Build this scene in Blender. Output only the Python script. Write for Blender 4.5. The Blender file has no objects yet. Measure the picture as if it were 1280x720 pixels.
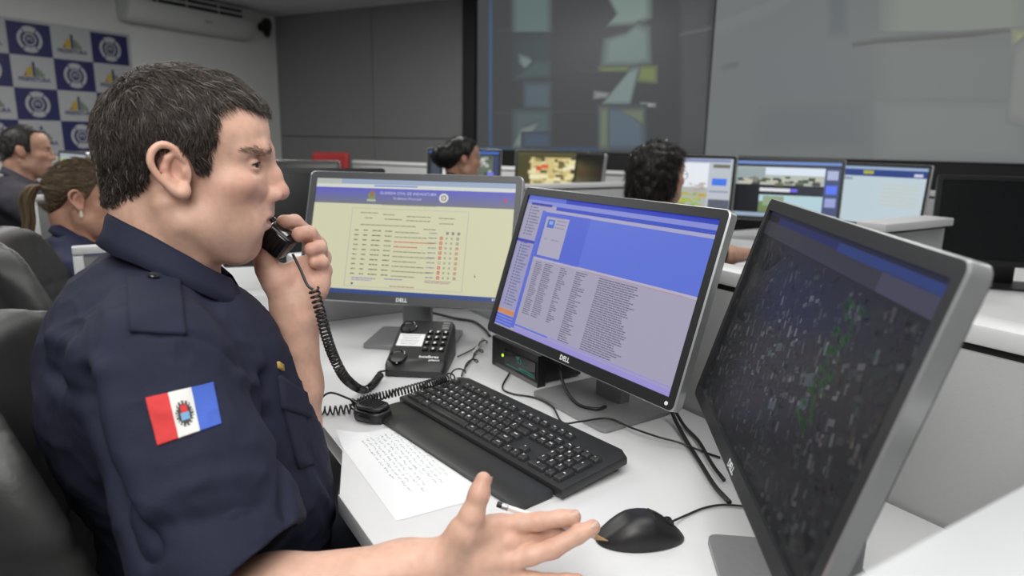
import bpy, bmesh, math, random
import numpy as np
from mathutils import Vector, Matrix
random.seed(7)
C = bpy.context.scene.collection
PI = math.pi
R = math.radians

# ------------------------------------------------------------------ camera
FPX, PITCH, ROLL = 848.0, 0.2154, -0.01748
CAM = np.array([0.0, 0.0, 1.24])
def cam_basis():
    cp, sp, cr, sr = math.cos(PITCH), math.sin(PITCH), math.cos(ROLL), math.sin(ROLL)
    fwd = np.array([0, cp, -sp]); rt = np.array([1, 0, 0.]); dn = np.array([0, -sp, -cp])
    return np.array([cr*rt + sr*dn, -sr*rt + cr*dn, fwd])
CB = cam_basis()
def ray(px, py): return CB.T @ np.array([(px-640)/FPX, (py-360)/FPX, 1.0])
def onz(px, py, z):
    d = ray(px, py); return CAM + d*((z-CAM[2])/d[2])
def atd(px, py, dep): return CAM + ray(px, py)*dep
def onplane(px, py, p0, n):
    d = ray(px, py); return CAM + d*(np.dot(np.asarray(p0)-CAM, n)/np.dot(d, n))
cd = bpy.data.cameras.new('camera'); co = bpy.data.objects.new('camera', cd); C.objects.link(co)
cd.sensor_width = 36; cd.lens = FPX/1280*36; cd.clip_start = .02; cd.clip_end = 60
m = np.eye(4); m[:3, 0] = CB[0]; m[:3, 1] = -CB[1]; m[:3, 2] = -CB[2]; m[:3, 3] = CAM
co.matrix_world = Matrix(m.tolist())
cd.dof.use_dof = True; cd.dof.focus_distance = 1.02; cd.dof.aperture_fstop = 4.0
sc = bpy.context.scene; sc.camera = co
sc.view_settings.view_transform = 'Standard'; sc.view_settings.look = 'None'
sc.view_settings.gamma = 1; sc.view_settings.use_curve_mapping = False

# --------------------------------------------------------------- materials
def lin(c):
    c = c/255.0
    return c/12.92 if c <= .04045 else ((c+.055)/1.055)**2.4
def rgb(r, g, b): return (lin(r), lin(g), lin(b), 1.0)
def mat(name, col, rough=.5, metal=0., spec=.5, var=.06, scale=30., bump=0., bscale=None, attr=None, coat=0., sheen=0., sss=0.):
    m = bpy.data.materials.new(name); m.use_nodes = True
    nt = m.node_tree; b = nt.nodes['Principled BSDF']; L = nt.links.new
    b.inputs['Roughness'].default_value = rough; b.inputs['Metallic'].default_value = metal
    b.inputs['Specular IOR Level'].default_value = spec
    b.inputs['Coat Weight'].default_value = coat; b.inputs['Sheen Weight'].default_value = sheen
    if sss:
        b.inputs['Subsurface Weight'].default_value = sss
        b.inputs['Subsurface Radius'].default_value = (1.0, .35, .2); b.inputs['Subsurface Scale'].default_value = .006
    tc = nt.nodes.new('ShaderNodeTexCoord')
    nz = nt.nodes.new('ShaderNodeTexNoise'); nz.inputs['Scale'].default_value = scale; nz.inputs['Detail'].default_value = 4
    L(tc.outputs['Object'], nz.inputs['Vector'])
    mx = nt.nodes.new('ShaderNodeMix'); mx.data_type = 'RGBA'; mx.blend_type = 'MULTIPLY'
    rp = nt.nodes.new('ShaderNodeMapRange'); rp.inputs['To Min'].default_value = 1-var; rp.inputs['To Max'].default_value = 1+var
    L(nz.outputs['Fac'], rp.inputs['Value'])
    mx.inputs['Factor'].default_value = 1
    if attr:
        at = nt.nodes.new('ShaderNodeAttribute'); at.attribute_name = attr
        L(at.outputs['Color'], mx.inputs[6])
    else:
        mx.inputs[6].default_value = col
    L(rp.outputs['Result'], mx.inputs[7]); L(mx.outputs[2], b.inputs['Base Color'])
    if bump:
        n2 = nt.nodes.new('ShaderNodeTexNoise'); n2.inputs['Scale'].default_value = bscale or scale*3; n2.inputs['Detail'].default_value = 3
        L(tc.outputs['Object'], n2.inputs['Vector'])
        bp = nt.nodes.new('ShaderNodeBump'); bp.inputs['Strength'].default_value = bump; bp.inputs['Distance'].default_value = .002
        L(n2.outputs['Fac'], bp.inputs['Height']); L(bp.outputs['Normal'], b.inputs['Normal'])
    return m
def emat(name, strength=1.0, attr='Col', base=(.012, .012, .014, 1), rough=.35, spec=.4, col=None):
    """a lit display: emission from the picture, a dark semi-gloss front"""
    m = bpy.data.materials.new(name); m.use_nodes = True
    nt = m.node_tree; b = nt.nodes['Principled BSDF']
    b.inputs['Base Color'].default_value = base; b.inputs['Roughness'].default_value = rough; b.inputs['Specular IOR Level'].default_value = spec
    if col is None:
        at = nt.nodes.new('ShaderNodeAttribute'); at.attribute_name = attr
        nt.links.new(at.outputs['Color'], b.inputs['Emission Color'])
    else: b.inputs['Emission Color'].default_value = col
    b.inputs['Emission Strength'].default_value = strength
    return m

# ------------------------------------------------------------ mesh builder
class MB:
    def __init__(s): s.v = []; s.f = []; s.m = []; s.c = []
    def add(s, vs, fs, mi=0, col=None, M=None):
        o = len(s.v)
        if M is not None: vs = [M @ Vector(v) for v in vs]
        s.v += [tuple(v) for v in vs]
        for f in fs: s.f.append(tuple(i+o for i in f)); s.m.append(mi); s.c.append(col)
        return s
    def box(s, c, size, bev=0., seg=2, mi=0, col=None, M=None, taper=None):
        bm = bmesh.new(); bmesh.ops.create_cube(bm, size=1)
        for v in bm.verts:
            v.co = Vector((v.co.x*size[0], v.co.y*size[1], v.co.z*size[2]))
            if taper and v.co.z > 0: v.co.x *= taper[0]; v.co.y *= taper[1]
        if bev: bmesh.ops.bevel(bm, geom=bm.edges[:], offset=bev, segments=seg, affect='EDGES', profile=.5)
        for v in bm.verts: v.co += Vector(c)
        bm.verts.index_update()
        s.add([v.co.copy() for v in bm.verts], [[v.index for v in f.verts] for f in bm.faces], mi, col, M); bm.free(); return s
    def slab(s, outline, z0, z1, bev=0., mi=0, col=None, M=None, seg=2, vert=False):
        """prism over a 2-D outline (counter-clockwise), optional bevel"""
        bm = bmesh.new(); n = len(outline)
        a = [bm.verts.new((x, y, z0)) for x, y in outline]; b = [bm.verts.new((x, y, z1)) for x, y in outline]
        bm.faces.new(a[::-1]); bm.faces.new(b)
        for i in range(n): bm.faces.new((a[i], a[(i+1) % n], b[(i+1) % n], b[i]))
        if bev:
            bmesh.ops.bevel(bm, geom=[e for e in bm.edges if (abs(e.verts[0].co.z-e.verts[1].co.z) > 1e-9) == vert], offset=bev, segments=seg, affect='EDGES', profile=.5)
        bm.verts.index_update()
        s.add([v.co.copy() for v in bm.verts], [[v.index for v in f.verts] for f in bm.faces], mi, col, M); bm.free(); return s
    def tube(s, pts, r, seg=8, mi=0, col=None, cap=True, M=None, flat=1.0):
        pts = [Vector(p) for p in pts]; n = len(pts); rs = r if isinstance(r, (list, tuple)) else [r]*n
        vs = []; up = None
        for i, p in enumerate(pts):
            t = (pts[min(i+1, n-1)]-pts[max(i-1, 0)])
            t = t.normalized() if t.length > 1e-12 else Vector((0, 0, 1))
            if up is None:
                up = Vector((0, 0, 1)) if abs(t.z) < .9 else Vector((1, 0, 0))
            a = up - t*up.dot(t)
            if a.length < 1e-6: a = t.orthogonal()
            a.normalize(); up = a; b = t.cross(a)
            for k in range(seg):
                w = 2*PI*k/seg; vs.append(p + (a*math.cos(w)*flat + b*math.sin(w))*rs[i])
        fs = [(i*seg+k, i*seg+(k+1) % seg, (i+1)*seg+(k+1) % seg, (i+1)*seg+k) for i in range(n-1) for k in range(seg)]
        if cap: fs += [tuple(range(seg))[::-1], tuple(range((n-1)*seg, n*seg))]
        return s.add(vs, fs, mi, col, M)
    def lathe(s, prof, c=(0, 0, 0), seg=24, mi=0, col=None, M=None):
        vs = []; n = len(prof)
        for r, z in prof:
            for k in range(seg): w = 2*PI*k/seg; vs.append((c[0]+r*math.cos(w), c[1]+r*math.sin(w), c[2]+z))
        fs = [(i*seg+k, i*seg+(k+1) % seg, (i+1)*seg+(k+1) % seg, (i+1)*seg+k) for i in range(n-1) for k in range(seg)]
        fs += [tuple(range(seg))[::-1], tuple(range((n-1)*seg, n*seg))]
        return s.add(vs, fs, mi, col, M)
    def quad(s, a, b, c, d, mi=0, col=None, M=None): return s.add([a, b, c, d], [(0, 1, 2, 3)], mi, col, M)
    def rect(s, x0, z0, x1, z1, y, mi=0, col=None):
        """rectangle in the x-z plane facing -y"""
        return s.add([(x0, y, z0), (x1, y, z0), (x1, y, z1), (x0, y, z1)], [(0, 1, 2, 3)], mi, col)
    def text(s, txt, M, size, mi=0, col=None, align='CENTER', depth=0., bold=0.):
        vs, fs = text_mesh(txt, align, depth/size if size else 0, bold)
        return s.add([(v[0]*size, v[1]*size, v[2]*size) for v in vs], fs, mi, col, M)
_txt = {}
def text_mesh(txt, align='CENTER', depth=0., bold=0.):
    key = (txt, align, round(depth, 4), bold)
    if key not in _txt:
        cu = bpy.data.curves.new('t', 'FONT'); cu.body = txt; cu.align_x = align; cu.align_y = 'CENTER'; cu.extrude = depth; cu.resolution_u = 2; cu.offset = bold
        o = bpy.data.objects.new('t', cu); C.objects.link(o)
        bpy.context.view_layer.update()
        me = bpy.data.meshes.new_from_object(o.evaluated_get(bpy.context.evaluated_depsgraph_get()))
        _txt[key] = ([tuple(v.co) for v in me.vertices], [tuple(p.vertices) for p in me.polygons])
        bpy.data.objects.remove(o); bpy.data.curves.remove(cu); bpy.data.meshes.remove(me)
    return _txt[key]
def smesh(me, ang=35):
    if ang is None: return
    me.polygons.foreach_set('use_smooth', [True]*len(me.polygons))
    if ang < 179: me.set_sharp_from_angle(angle=R(ang))
def obj(name, mb, mats, parent=None, ang=35, loc=None, M=None):
    me = bpy.data.meshes.new(name); me.from_pydata(mb.v, [], mb.f)
    for mt in (mats if isinstance(mats, (list, tuple)) else [mats]): me.materials.append(mt)
    me.polygons.foreach_set('material_index', mb.m)
    if any(c is not None for c in mb.c):
        at = me.color_attributes.new('Col', 'FLOAT_COLOR', 'CORNER'); arr = []
        for p, c in zip(me.polygons, mb.c): arr += list(c or (0, 0, 0, 1))*p.loop_total
        at.data.foreach_set('color', arr)
    smesh(me, ang); me.update()
    o = bpy.data.objects.new(name, me); C.objects.link(o)
    if parent is not None: o.parent = parent
    if loc is not None: o.location = loc
    if M is not None: o.matrix_local = M
    return o
def thing(name, label, cat, loc=(0, 0, 0), rz=0., group=None):
    o = bpy.data.objects.new(name, None); C.objects.link(o); o.empty_display_size = .05
    o.location = tuple(loc); o.rotation_euler = (0, 0, rz); o['label'] = label; o['category'] = cat
    if group: o['group'] = group
    return o
def tag(o, label, cat, group=None):
    o['label'] = label; o['category'] = cat
    if group: o['group'] = group
    return o
def struct(name, mb, mats, ang=None):
    o = obj(name, mb, mats, ang=ang); o['kind'] = 'structure'; return o
def spline(pts, n=8):
    """Catmull-Rom through the points"""
    p = [np.asarray(q, float) for q in pts]; p = [2*p[0]-p[1]] + p + [2*p[-1]-p[-2]]; out = []
    for i in range(1, len(p)-2):
        for k in range(n):
            t = k/n; a, b, c, d = p[i-1:i+3]
            out.append(.5*((2*b) + (-a+c)*t + (2*a-5*b+4*c-d)*t*t + (-a+3*b-3*c+d)*t**3))
    out.append(p[-2]); return out
def coil(path, R0, turns, r, seg=5, per=11):
    """points of a helix that follows a path"""
    P = np.array(path); d = np.r_[0, np.cumsum(np.linalg.norm(np.diff(P, axis=0), axis=1))]; N = int(turns*per)
    out = []; up = np.array([0, 0, 1.])
    for i in range(N+1):
        s = d[-1]*i/N; q = np.array([np.interp(s, d, P[:, k]) for k in range(3)])
        q2 = np.array([np.interp(min(s+.004, d[-1]), d, P[:, k]) for k in range(3)]); q1 = np.array([np.interp(max(s-.004, 0), d, P[:, k]) for k in range(3)])
        t = q2-q1; t /= np.linalg.norm(t)+1e-12
        a = up-t*np.dot(up, t)
        if np.linalg.norm(a) < 1e-3: a = np.array([1., 0, 0])-t*t[0]
        a /= np.linalg.norm(a); up = a; b = np.cross(t, a); w = 2*PI*i/per
        out.append(q + (a*math.cos(w)+b*math.sin(w))*R0)
    return out

# ---------------------------------------------------- distance-field sculpt
class Sculpt:
    """smoothly joined ellipsoids and tapered limbs, skinned to one mesh"""
    def __init__(s): s.p = []
    def _add(s, op, fn, lo, hi, k): s.p.append((op, fn, np.asarray(lo, np.float32), np.asarray(hi, np.float32), k))
    def ell(s, c, r, k=.01, rot=None, op='+'):
        c = np.asarray(c, np.float32); r = np.asarray(r, np.float32)
        M = None if rot is None else np.asarray(rot, np.float32)
        def fn(P):
            q = P-c
            if M is not None: q = q @ M
            k0 = np.linalg.norm(q/r, axis=1); k1 = np.linalg.norm(q/(r*r), axis=1)
            return k0*(k0-1)/np.maximum(k1, 1e-9)
        b = r if M is None else np.full(3, r.max(), np.float32)
        s._add(op, fn, c-b, c+b, k); return s
    def limb(s, a, b, ra, rb, k=.01, op='+', flat=None):
        a = np.asarray(a, np.float32); b = np.asarray(b, np.float32); d = b-a; L2 = float(d@d)+1e-12
        def fn(P):
            t = np.clip(((P-a)@d)/L2, 0, 1); q = P-a-t[:, None]*d
            if flat is not None:
                ax, f = flat; ax = np.asarray(ax, np.float32); e = q@ax; q = q+np.outer(e*(1/f-1), ax)
                return (np.linalg.norm(q, axis=1)-(ra+(rb-ra)*t))*f
            return np.linalg.norm(q, axis=1)-(ra+(rb-ra)*t)
        m = max(ra, rb); s._add(op, fn, np.minimum(a, b)-m, np.maximum(a, b)+m, k); return s
    def chain(s, pts, rs, k=.004, op='+', k0=None):
        for i in range(len(pts)-1): s.limb(pts[i], pts[i+1], rs[i], rs[i+1], k if i or k0 is None else k0, op)
        return s
    def custom(s, fn, lo, hi, k=.01, op='+'): s._add(op, fn, lo, hi, k); return s
    def ev(s, P, mg=.03):
        P = np.asarray(P, np.float32); d = np.full(len(P), 1.0, np.float32)
        for op, fn, lo, hi, k in s.p:
            w = max(mg, k*1.2)
            ix = np.nonzero(np.all((P > lo-w) & (P < hi+w), axis=1))[0]
            if not len(ix): continue
            v = fn(P[ix]); a = d[ix]
            if op == 'disp': d[ix] = a+v; continue
            if op == '+':
                h = np.maximum(k-np.abs(a-v), 0)/k; d[ix] = np.minimum(a, v)-h*h*k*.25
            else:
                v = -v if op == '-' else v
                h = np.maximum(k-np.abs(a-v), 0)/k; d[ix] = np.maximum(a, v)+h*h*k*.25
        return d
    def grad(s, P, e=.002):
        g = np.stack([s.ev(P+np.eye(3, dtype=np.float32)[i]*e)-s.ev(P-np.eye(3, dtype=np.float32)[i]*e) for i in range(3)], 1)
        return g/np.maximum(np.linalg.norm(g, axis=1, keepdims=True), 1e-9)
    def march(s, o, d, t0=0., t1=3.):
        """first hits of rays o + d t"""
        o = np.asarray(o, np.float32); d = np.asarray(d, np.float32); t = np.full(len(d), t0, np.float32)
        for _ in range(220):
            v = s.ev(o+d*t[:, None]); t = np.where(np.abs(v) < 2e-4, t, t+np.clip(v*.7, -.01, .012)); t = np.minimum(t, t1)
        return o+d*t[:, None]
    def mesh(s, h, smooth=1, displace=None):
        B = 8; lo = np.min([p[2] for p in s.p if p[0] == '+'], axis=0)-.02; hi = np.max([p[3] for p in s.p if p[0] == '+'], axis=0)+.02
        nb = np.ceil((hi-lo)/(h*B)).astype(int); n = nb*B+4
        hd = h*B*.87
        g = np.stack(np.meshgrid(*[np.arange(k) for k in nb], indexing='ij'), -1).reshape(-1, 3)
        cen = lo+(g+.5)*B*h; keep = []
        for i in range(0, len(cen), 200000):
            keep.append(np.abs(s.ev(cen[i:i+200000], mg=hd*1.6+.01)) < hd*1.45+.004)
        g = g[np.concatenate(keep)]
        loc = np.stack(np.meshgrid(*[np.arange(B+1)]*3, indexing='ij'), -1).reshape(-1, 3)
        vid = {}; VP = []; VI = []; Q = []
        cells = np.stack(np.meshgrid(*[np.arange(B)]*3, indexing='ij'), -1).reshape(-1, 3)
        corner = np.array([(i, j, k) for i in (0, 1) for j in (0, 1) for k in (0, 1)])
        edges = [(a, b) for a in range(8) for b in range(a+1, 8) if np.abs(corner[a]-corner[b]).sum() == 1]
        st = np.array([n[1]*n[2], n[2], 1], np.int64)
        for i in range(0, len(g), 400):
            gb = g[i:i+400]; base = gb*B
            P = (lo+(base[:, None, :]+loc[None])*h).reshape(-1, 3)
            D = s.ev(P, mg=max(.012, 4*h)).reshape(len(gb), B+1, B+1, B+1)
            D = np.where(D == 0, 1e-7, D)
            cv = np.stack([D[:, c[0]:c[0]+B, c[1]:c[1]+B, c[2]:c[2]+B] for c in corner], -1).reshape(-1, 8)
            cid = (base[:, None, :]+cells[None]).reshape(-1, 3)
            sg = cv < 0; act = np.nonzero(sg.any(1) & ~sg.all(1))[0]
            if not len(act): continue
            cva = cv[act]; acc = np.zeros((len(act), 3)); cnt = np.zeros(len(act))
            for a, b in edges:
                m = (cva[:, a] < 0) != (cva[:, b] < 0); t = cva[:, a]/(cva[:, a]-cva[:, b]+1e-20)
                p = corner[a]+(corner[b]-corner[a])*np.clip(t, 0, 1)[:, None]; acc[m] += p[m]; cnt[m] += 1
            VP.append(lo+(cid[act]+acc/cnt[:, None])*h); VI.append(cid[act]@st)
            for ax in range(3):   # the edge from corner 0 along ax, shared by four cells
                o = np.zeros(3, int); o[ax] = 1; ci = [4, 2, 1][ax]
                m = np.nonzero(sg[act, 0] != sg[act, ci])[0]
                if not len(m): continue
                u = st[(ax+1) % 3]; w = st[(ax+2) % 3]; b0 = cid[act][m]@st
                q = np.stack([b0, b0-u, b0-u-w, b0-w], 1); fl = sg[act, 0][m]
                q[~fl] = q[~fl][:, ::-1]; Q.append(q)
        VP = np.concatenate(VP); VI = np.concatenate(VI); Q = np.concatenate(Q)
        order = np.argsort(VI); VIs = VI[order]; ix = np.clip(np.searchsorted(VIs, Q), 0, len(VIs)-1)
        ok = (VIs[ix] == Q).all(1); F = order[ix][ok]; V = VP
        for _ in range(smooth):
            E = np.concatenate([F[:, [0, 1]], F[:, [1, 2]], F[:, [2, 3]], F[:, [3, 0]]]); S = np.zeros_like(V); K = np.zeros(len(V))
            np.add.at(S, E[:, 0], V[E[:, 1]]); np.add.at(S, E[:, 1], V[E[:, 0]]); np.add.at(K, E[:, 0], 1); np.add.at(K, E[:, 1], 1)
            V = V*.5+.5*S/np.maximum(K, 1)[:, None]
        return V, F
def np_mesh(name, V, F, mats, parent=None, col=None, ang=180, mi=None):
    me = bpy.data.meshes.new(name); V = np.asarray(V, np.float32); F = np.asarray(F, np.int32); k = F.shape[1]
    me.vertices.add(len(V)); me.vertices.foreach_set('co', V.ravel())
    me.loops.add(F.size); me.loops.foreach_set('vertex_index', F.ravel())
    me.polygons.add(len(F)); me.polygons.foreach_set('loop_start', np.arange(len(F), dtype=np.int32)*k); me.polygons.foreach_set('loop_total', np.full(len(F), k, np.int32))
    me.update(calc_edges=True); me.validate()
    for mt in (mats if isinstance(mats, (list, tuple)) else [mats]): me.materials.append(mt)
    if mi is not None: me.polygons.foreach_set('material_index', np.asarray(mi, np.int32))
    if col is not None:
        at = me.color_attributes.new('Col', 'FLOAT_COLOR', 'POINT')
        at.data.foreach_set('color', np.concatenate([col, np.ones((len(col), 1))], 1).astype(np.float32).ravel())
    me.polygons.foreach_set('use_smooth', [True]*len(me.polygons)); me.update()
    o = bpy.data.objects.new(name, me); C.objects.link(o)
    if parent is not None: o.parent = parent
    return o
def vnoise(P, scale, seed=0):
    """smooth value noise in [-1,1]"""
    P = np.asarray(P, float)*scale+seed*17.3; i = np.floor(P).astype(np.int64); f = P-i; f = f*f*(3-2*f); out = 0
    def hsh(a):
        x = (a[:, 0]*73856093) ^ (a[:, 1]*19349663) ^ (a[:, 2]*83492791); x = (x ^ (x >> 13))*1274126177 & 0x7fffffff; x = (x ^ (x >> 16)) & 0xffff
        return x/32767.5-1
    for c in [(a, b, d) for a in (0, 1) for b in (0, 1) for d in (0, 1)]:
        w = np.prod([f[:, k] if c[k] else 1-f[:, k] for k in range(3)], axis=0); out = out+w*hsh(i+np.array(c))
    return out
# ------------------------------------------------------------- materials
M_ = {}
M_['desk'] = mat('white_laminate', (.70, .71, .72, 1), .32, var=.015, scale=60)
M_['panel'] = mat('grey_partition', (.40, .41, .41, 1), .55, var=.03, scale=120, bump=.1, bscale=400)
M_['cap'] = mat('white_cap', (.62, .63, .635, 1), .35, var=.02)
M_['cap2'] = mat('light_grey_cap', (.44, .455, .465, 1), .4, var=.02)
M_['gap'] = mat('black_gap', (.01, .01, .01, 1), .7)
M_['wall'] = mat('white_wall', (.58, .60, .58, 1), .8, var=.03, scale=4)
M_['dwall'] = mat('dark_wall', (.18, .186, .186, 1), .6, var=.05, scale=2)
M_['ceil'] = mat('ceiling_paint', (.5, .51, .51, 1), .8, var=.03, scale=3)
M_['floor'] = mat('grey_floor', (.16, .16, .165, 1), .5, var=.08, scale=6)
M_['black'] = mat('black_paint', (.008, .008, .009, 1), .45)
M_['blackp'] = mat('black_plastic', (.012, .012, .013, 1), .38, var=.15, scale=200, bump=.06, bscale=900)
M_['blackg'] = mat('gloss_black_plastic', (.008, .008, .009, 1), .16, var=.1)
M_['keyp'] = mat('keyboard_plastic', (.022, .023, .024, 1), .42, var=.12, scale=300, bump=.05, bscale=900)
M_['bezel'] = mat('charcoal_bezel', (.017, .018, .020, 1), .36, var=.1, scale=300)
M_['bezel_lit'] = mat('charcoal_bezel_lit', (.075, .078, .083, 1), .38, var=.08, scale=300)  # paler copy of the charcoal bezel: reflected light put into its colour
M_['silver'] = mat('silver_plastic', (.42, .43, .44, 1), .3, metal=.65, var=.05, scale=90)
M_['stand'] = mat('grey_metal_stand', (.27, .275, .28, 1), .42, metal=.3, var=.06, scale=120)
M_['white'] = mat('white_print', (.75, .75, .75, 1), .5)
M_['legend'] = mat('key_legend', (.80, .82, .82, 1), .5)
M_['paper'] = mat('paper', (.80, .82, .83, 1), .7, var=.02, scale=30)
M_['ink'] = mat('ball_pen_ink', (.26, .27, .32, 1), .6)
M_['leather'] = mat('black_leather', (.026, .027, .027, 1), .46, var=.12, scale=30, bump=.12, bscale=220)
M_['acw'] = mat('air_conditioner_plastic', (.5, .52, .505, 1), .45, var=.02)
M_['screenoff'] = mat('dark_screen', (.008, .009, .010, 1), .25, var=.05)
M_['red'] = mat('red_fabric', (.23, .010, .012, 1), .7, var=.1)
M_['chrome'] = mat('chrome', (.6, .6, .6, 1), .15, metal=1)
M_['lcd'] = emat('lit_screen', 1.0, base=(.006, .006, .007, 1), spec=.25)
M_['lcdd'] = emat('dim_lit_screen', 1.0, rough=.22, spec=.5)

# ------------------------------------------------------------------ room
AZ = R(29.2); DW = 6.0
RN = np.array([math.sin(AZ), math.cos(AZ), 0]); RE = np.array([math.cos(AZ), -math.sin(AZ), 0])
RC = onplane(343, 21, RN*DW, RN); CEIL = 2.605; RC[2] = 0
RM = Matrix(((RE[0], RN[0], 0, RC[0]), (RE[1], RN[1], 0, RC[1]), (0, 0, 1, 0), (0, 0, 0, 1)))
RMi = np.array(RM.inverted())
def room(p): return (RMi @ np.r_[p, 1])[:3]
def vw(px, py):
    """pixel -> (x, z) on the far wall"""
    q = room(onplane(px, py, RN*DW, RN)); return q[0], q[2]
XW, YW = 10.5, 9.2
struct('floor', MB().box((XW/2, -YW/2, -.05), (XW, YW, .1), M=RM), M_['floor'])
struct('ceiling', MB().box((XW/2, -YW/2, CEIL+.05), (XW, YW, .1), M=RM), M_['ceil'])
struct('wall_left', MB().box((-.06, -YW/2, CEIL/2), (.12, YW, CEIL), M=RM), M_['wall'])
struct('wall_right', MB().box((XW+.06, -YW/2, CEIL/2), (.12, YW, CEIL), M=RM), M_['wall'])
struct('wall_front', MB().box((XW/2, -YW-.06, CEIL/2), (XW, .12, CEIL), M=RM), M_['wall'])
xc0, xc1 = vw(582, 100)[0], vw(597, 100)[0]
wb = MB().box((XW/2, .16, CEIL/2), (XW, .2, CEIL), M=RM)
seam = vw(466, 100)[0]
for a, b in ((0.002, seam-.004), (seam+.004, xc0)):       # cladding sheets of the dark wall
    wb.box(((a+b)/2, .03, .62), (b-a, .06, 1.22), M=RM); wb.box(((a+b)/2, .03, (1.24+CEIL)/2), (b-a, .06, CEIL-1.24), M=RM)
struct('wall_back', wb, M_['dwall'])
struct('trim_1', MB().box(((xc0+xc1)/2, .0, CEIL/2), (xc1-xc0, .12, CEIL-.004), M=RM), M_['black'])
zb = vw(597, 187)[1]
struct('trim_2', MB().box(((xc1+XW)/2, .02, zb/2), (XW-xc1, .08, zb-.01), M=RM), M_['black'])

# video wall: two rear projection screens showing washed out street views
vt = thing('video_wall', 'large grey projected video wall of two screens above black cladding', 'video wall', RM @ Vector((xc1, 0, zb)), math.atan2(RE[1], RE[0]))
def screen_art(x0, x1, z0, z1, base, art):
    b = MB().rect(x0, z0, x1, z1, 0, col=base); lay = 0
    for pts, c in art:
        lay += 1; mx, mz = sum(p[0] for p in pts)/len(pts), sum(p[1] for p in pts)/len(pts); W = max(.05, max(p[0] for p in pts)-min(p[0] for p in pts)); H = max(.05, max(p[1] for p in pts)-min(p[1] for p in pts))
        for i in range(7):      # the projected picture is soft edged
            k = (i+1)/7; e = .075*(.5-k); fx, fz = 1+min(2*e/W, .5*e/.075), 1+min(2*e/H, .5*e/.075); cc = tuple(base[j]+(c[j]-base[j])*k for j in range(3))+(1,)
            q = [(min(max(mx+(x-mx)*fx, x0), x1), min(max(mz+(z-mz)*fz, z0), z1)) for x, z in pts]
            b.add([(x, -.0004*lay-.00005*i, z) for x, z in q], [tuple(range(len(q)))], 0, cc)
    return b
def loc(px, py): x, z = vw(px, py); return (x-xc1, z-zb)
def poly(*p): return [loc(*q) for q in p]
def q4(x0, y0, x1, y1): return poly((x0, y1), (x1, y1), (x1, y0), (x0, y0))
def g(r, gg, b, k=.8): c = rgb(r, gg, b); return (c[0]*k, c[1]*k, c[2]*k, 1)
xs = loc(888, 100)[0]; XE = XW-xc1-.02; ZE = CEIL-zb-.02
teal, grn = g(104, 122, 120), g(116, 128, 92)
artL = [(q4(612, 0, 616, 187), g(74, 104, 138)), (q4(598, 184, 888, 189), g(70, 92, 116)),
 (q4(642, -8, 689, 44), teal), (q4(642, 44, 689, 100), g(76, 86, 88)), (poly((650, 68), (662, 72), (676, 88), (672, 96), (660, 90), (650, 78))[::-1], g(120, 136, 136)),
 (poly((642, 100), (689, 96), (689, 78), (672, 74))[:4], g(84, 98, 98)), (q4(656, 104, 689, 136), g(92, 106, 114)), (q4(642, 138, 689, 184), g(92, 106, 108)),
 (poly((642, 184), (652, 160), (676, 152), (660, 172), (655, 184)), g(124, 138, 136)), (q4(655, 166, 689, 184), g(84, 96, 112)),
 (poly((760, 32), (798, 30), (814, 22), (814, -8), (758, -8), (772, 18)), g(126, 144, 138)),
 (poly((753, 82), (795, 82), (814, 78), (812, 36), (798, 30), (784, 42), (757, 50)), g(118, 136, 134)),
 (q4(750, 83, 788, 90), grn), (poly((796, 102), (822, 104), (822, 83), (800, 82)), g(122, 136, 92)),
 (poly((752, 132), (788, 132), (800, 84), (790, 86)), g(128, 146, 144)), (poly((743, 124), (760, 122), (762, 116), (744, 114)), g(150, 156, 152)),
 (poly((801, 134), (820, 134), (820, 129), (802, 128)), g(160, 166, 160)), (q4(750, 134, 807, 186), g(98, 112, 124)), (q4(750, 134, 762, 186), g(116, 128, 112)),
 (poly((774, 136), (806, 136), (806, 158), (796, 150)), g(116, 126, 110)), (q4(852, -8, 888, 189), g(88, 90, 91)),
 (poly((852, 46), (888, 38), (888, 33), (852, 42)), g(108, 112, 112)), (q4(620, 38, 641, 39), g(92, 96, 98)), (q4(690, 139, 740, 140), g(96, 96, 98)), (q4(620, 141, 641, 142), g(96, 98, 100)), (q4(726, 89, 750, 90), g(98, 100, 100))]
baseL = g(76, 78, 80); baseR = g(112, 116, 116, .95)  # right screen brighter: hot-spot and viewing-angle light put into its picture colours
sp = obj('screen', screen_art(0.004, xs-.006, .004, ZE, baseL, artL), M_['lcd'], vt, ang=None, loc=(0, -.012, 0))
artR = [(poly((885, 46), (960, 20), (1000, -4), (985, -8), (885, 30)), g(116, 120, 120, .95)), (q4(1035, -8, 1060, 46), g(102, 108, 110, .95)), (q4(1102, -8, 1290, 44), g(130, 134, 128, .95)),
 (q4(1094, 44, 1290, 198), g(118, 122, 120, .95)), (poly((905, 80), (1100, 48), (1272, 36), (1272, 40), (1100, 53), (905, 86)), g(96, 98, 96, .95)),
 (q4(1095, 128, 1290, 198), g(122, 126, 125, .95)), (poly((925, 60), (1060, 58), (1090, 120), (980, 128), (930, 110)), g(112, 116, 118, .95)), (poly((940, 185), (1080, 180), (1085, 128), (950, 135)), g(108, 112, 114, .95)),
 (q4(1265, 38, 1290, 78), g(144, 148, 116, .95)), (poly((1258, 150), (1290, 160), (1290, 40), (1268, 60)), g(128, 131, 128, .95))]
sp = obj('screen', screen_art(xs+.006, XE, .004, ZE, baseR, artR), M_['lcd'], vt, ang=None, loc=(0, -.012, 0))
sp['label'] = 'lighter right-hand projection screen'
fr = MB()
for a, b in ((0, .004), (xs-.006, xs+.006), (XE, XE+.02)): fr.box(((a+b)/2, .01, ZE/2), (b-a, .06, ZE))
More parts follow.
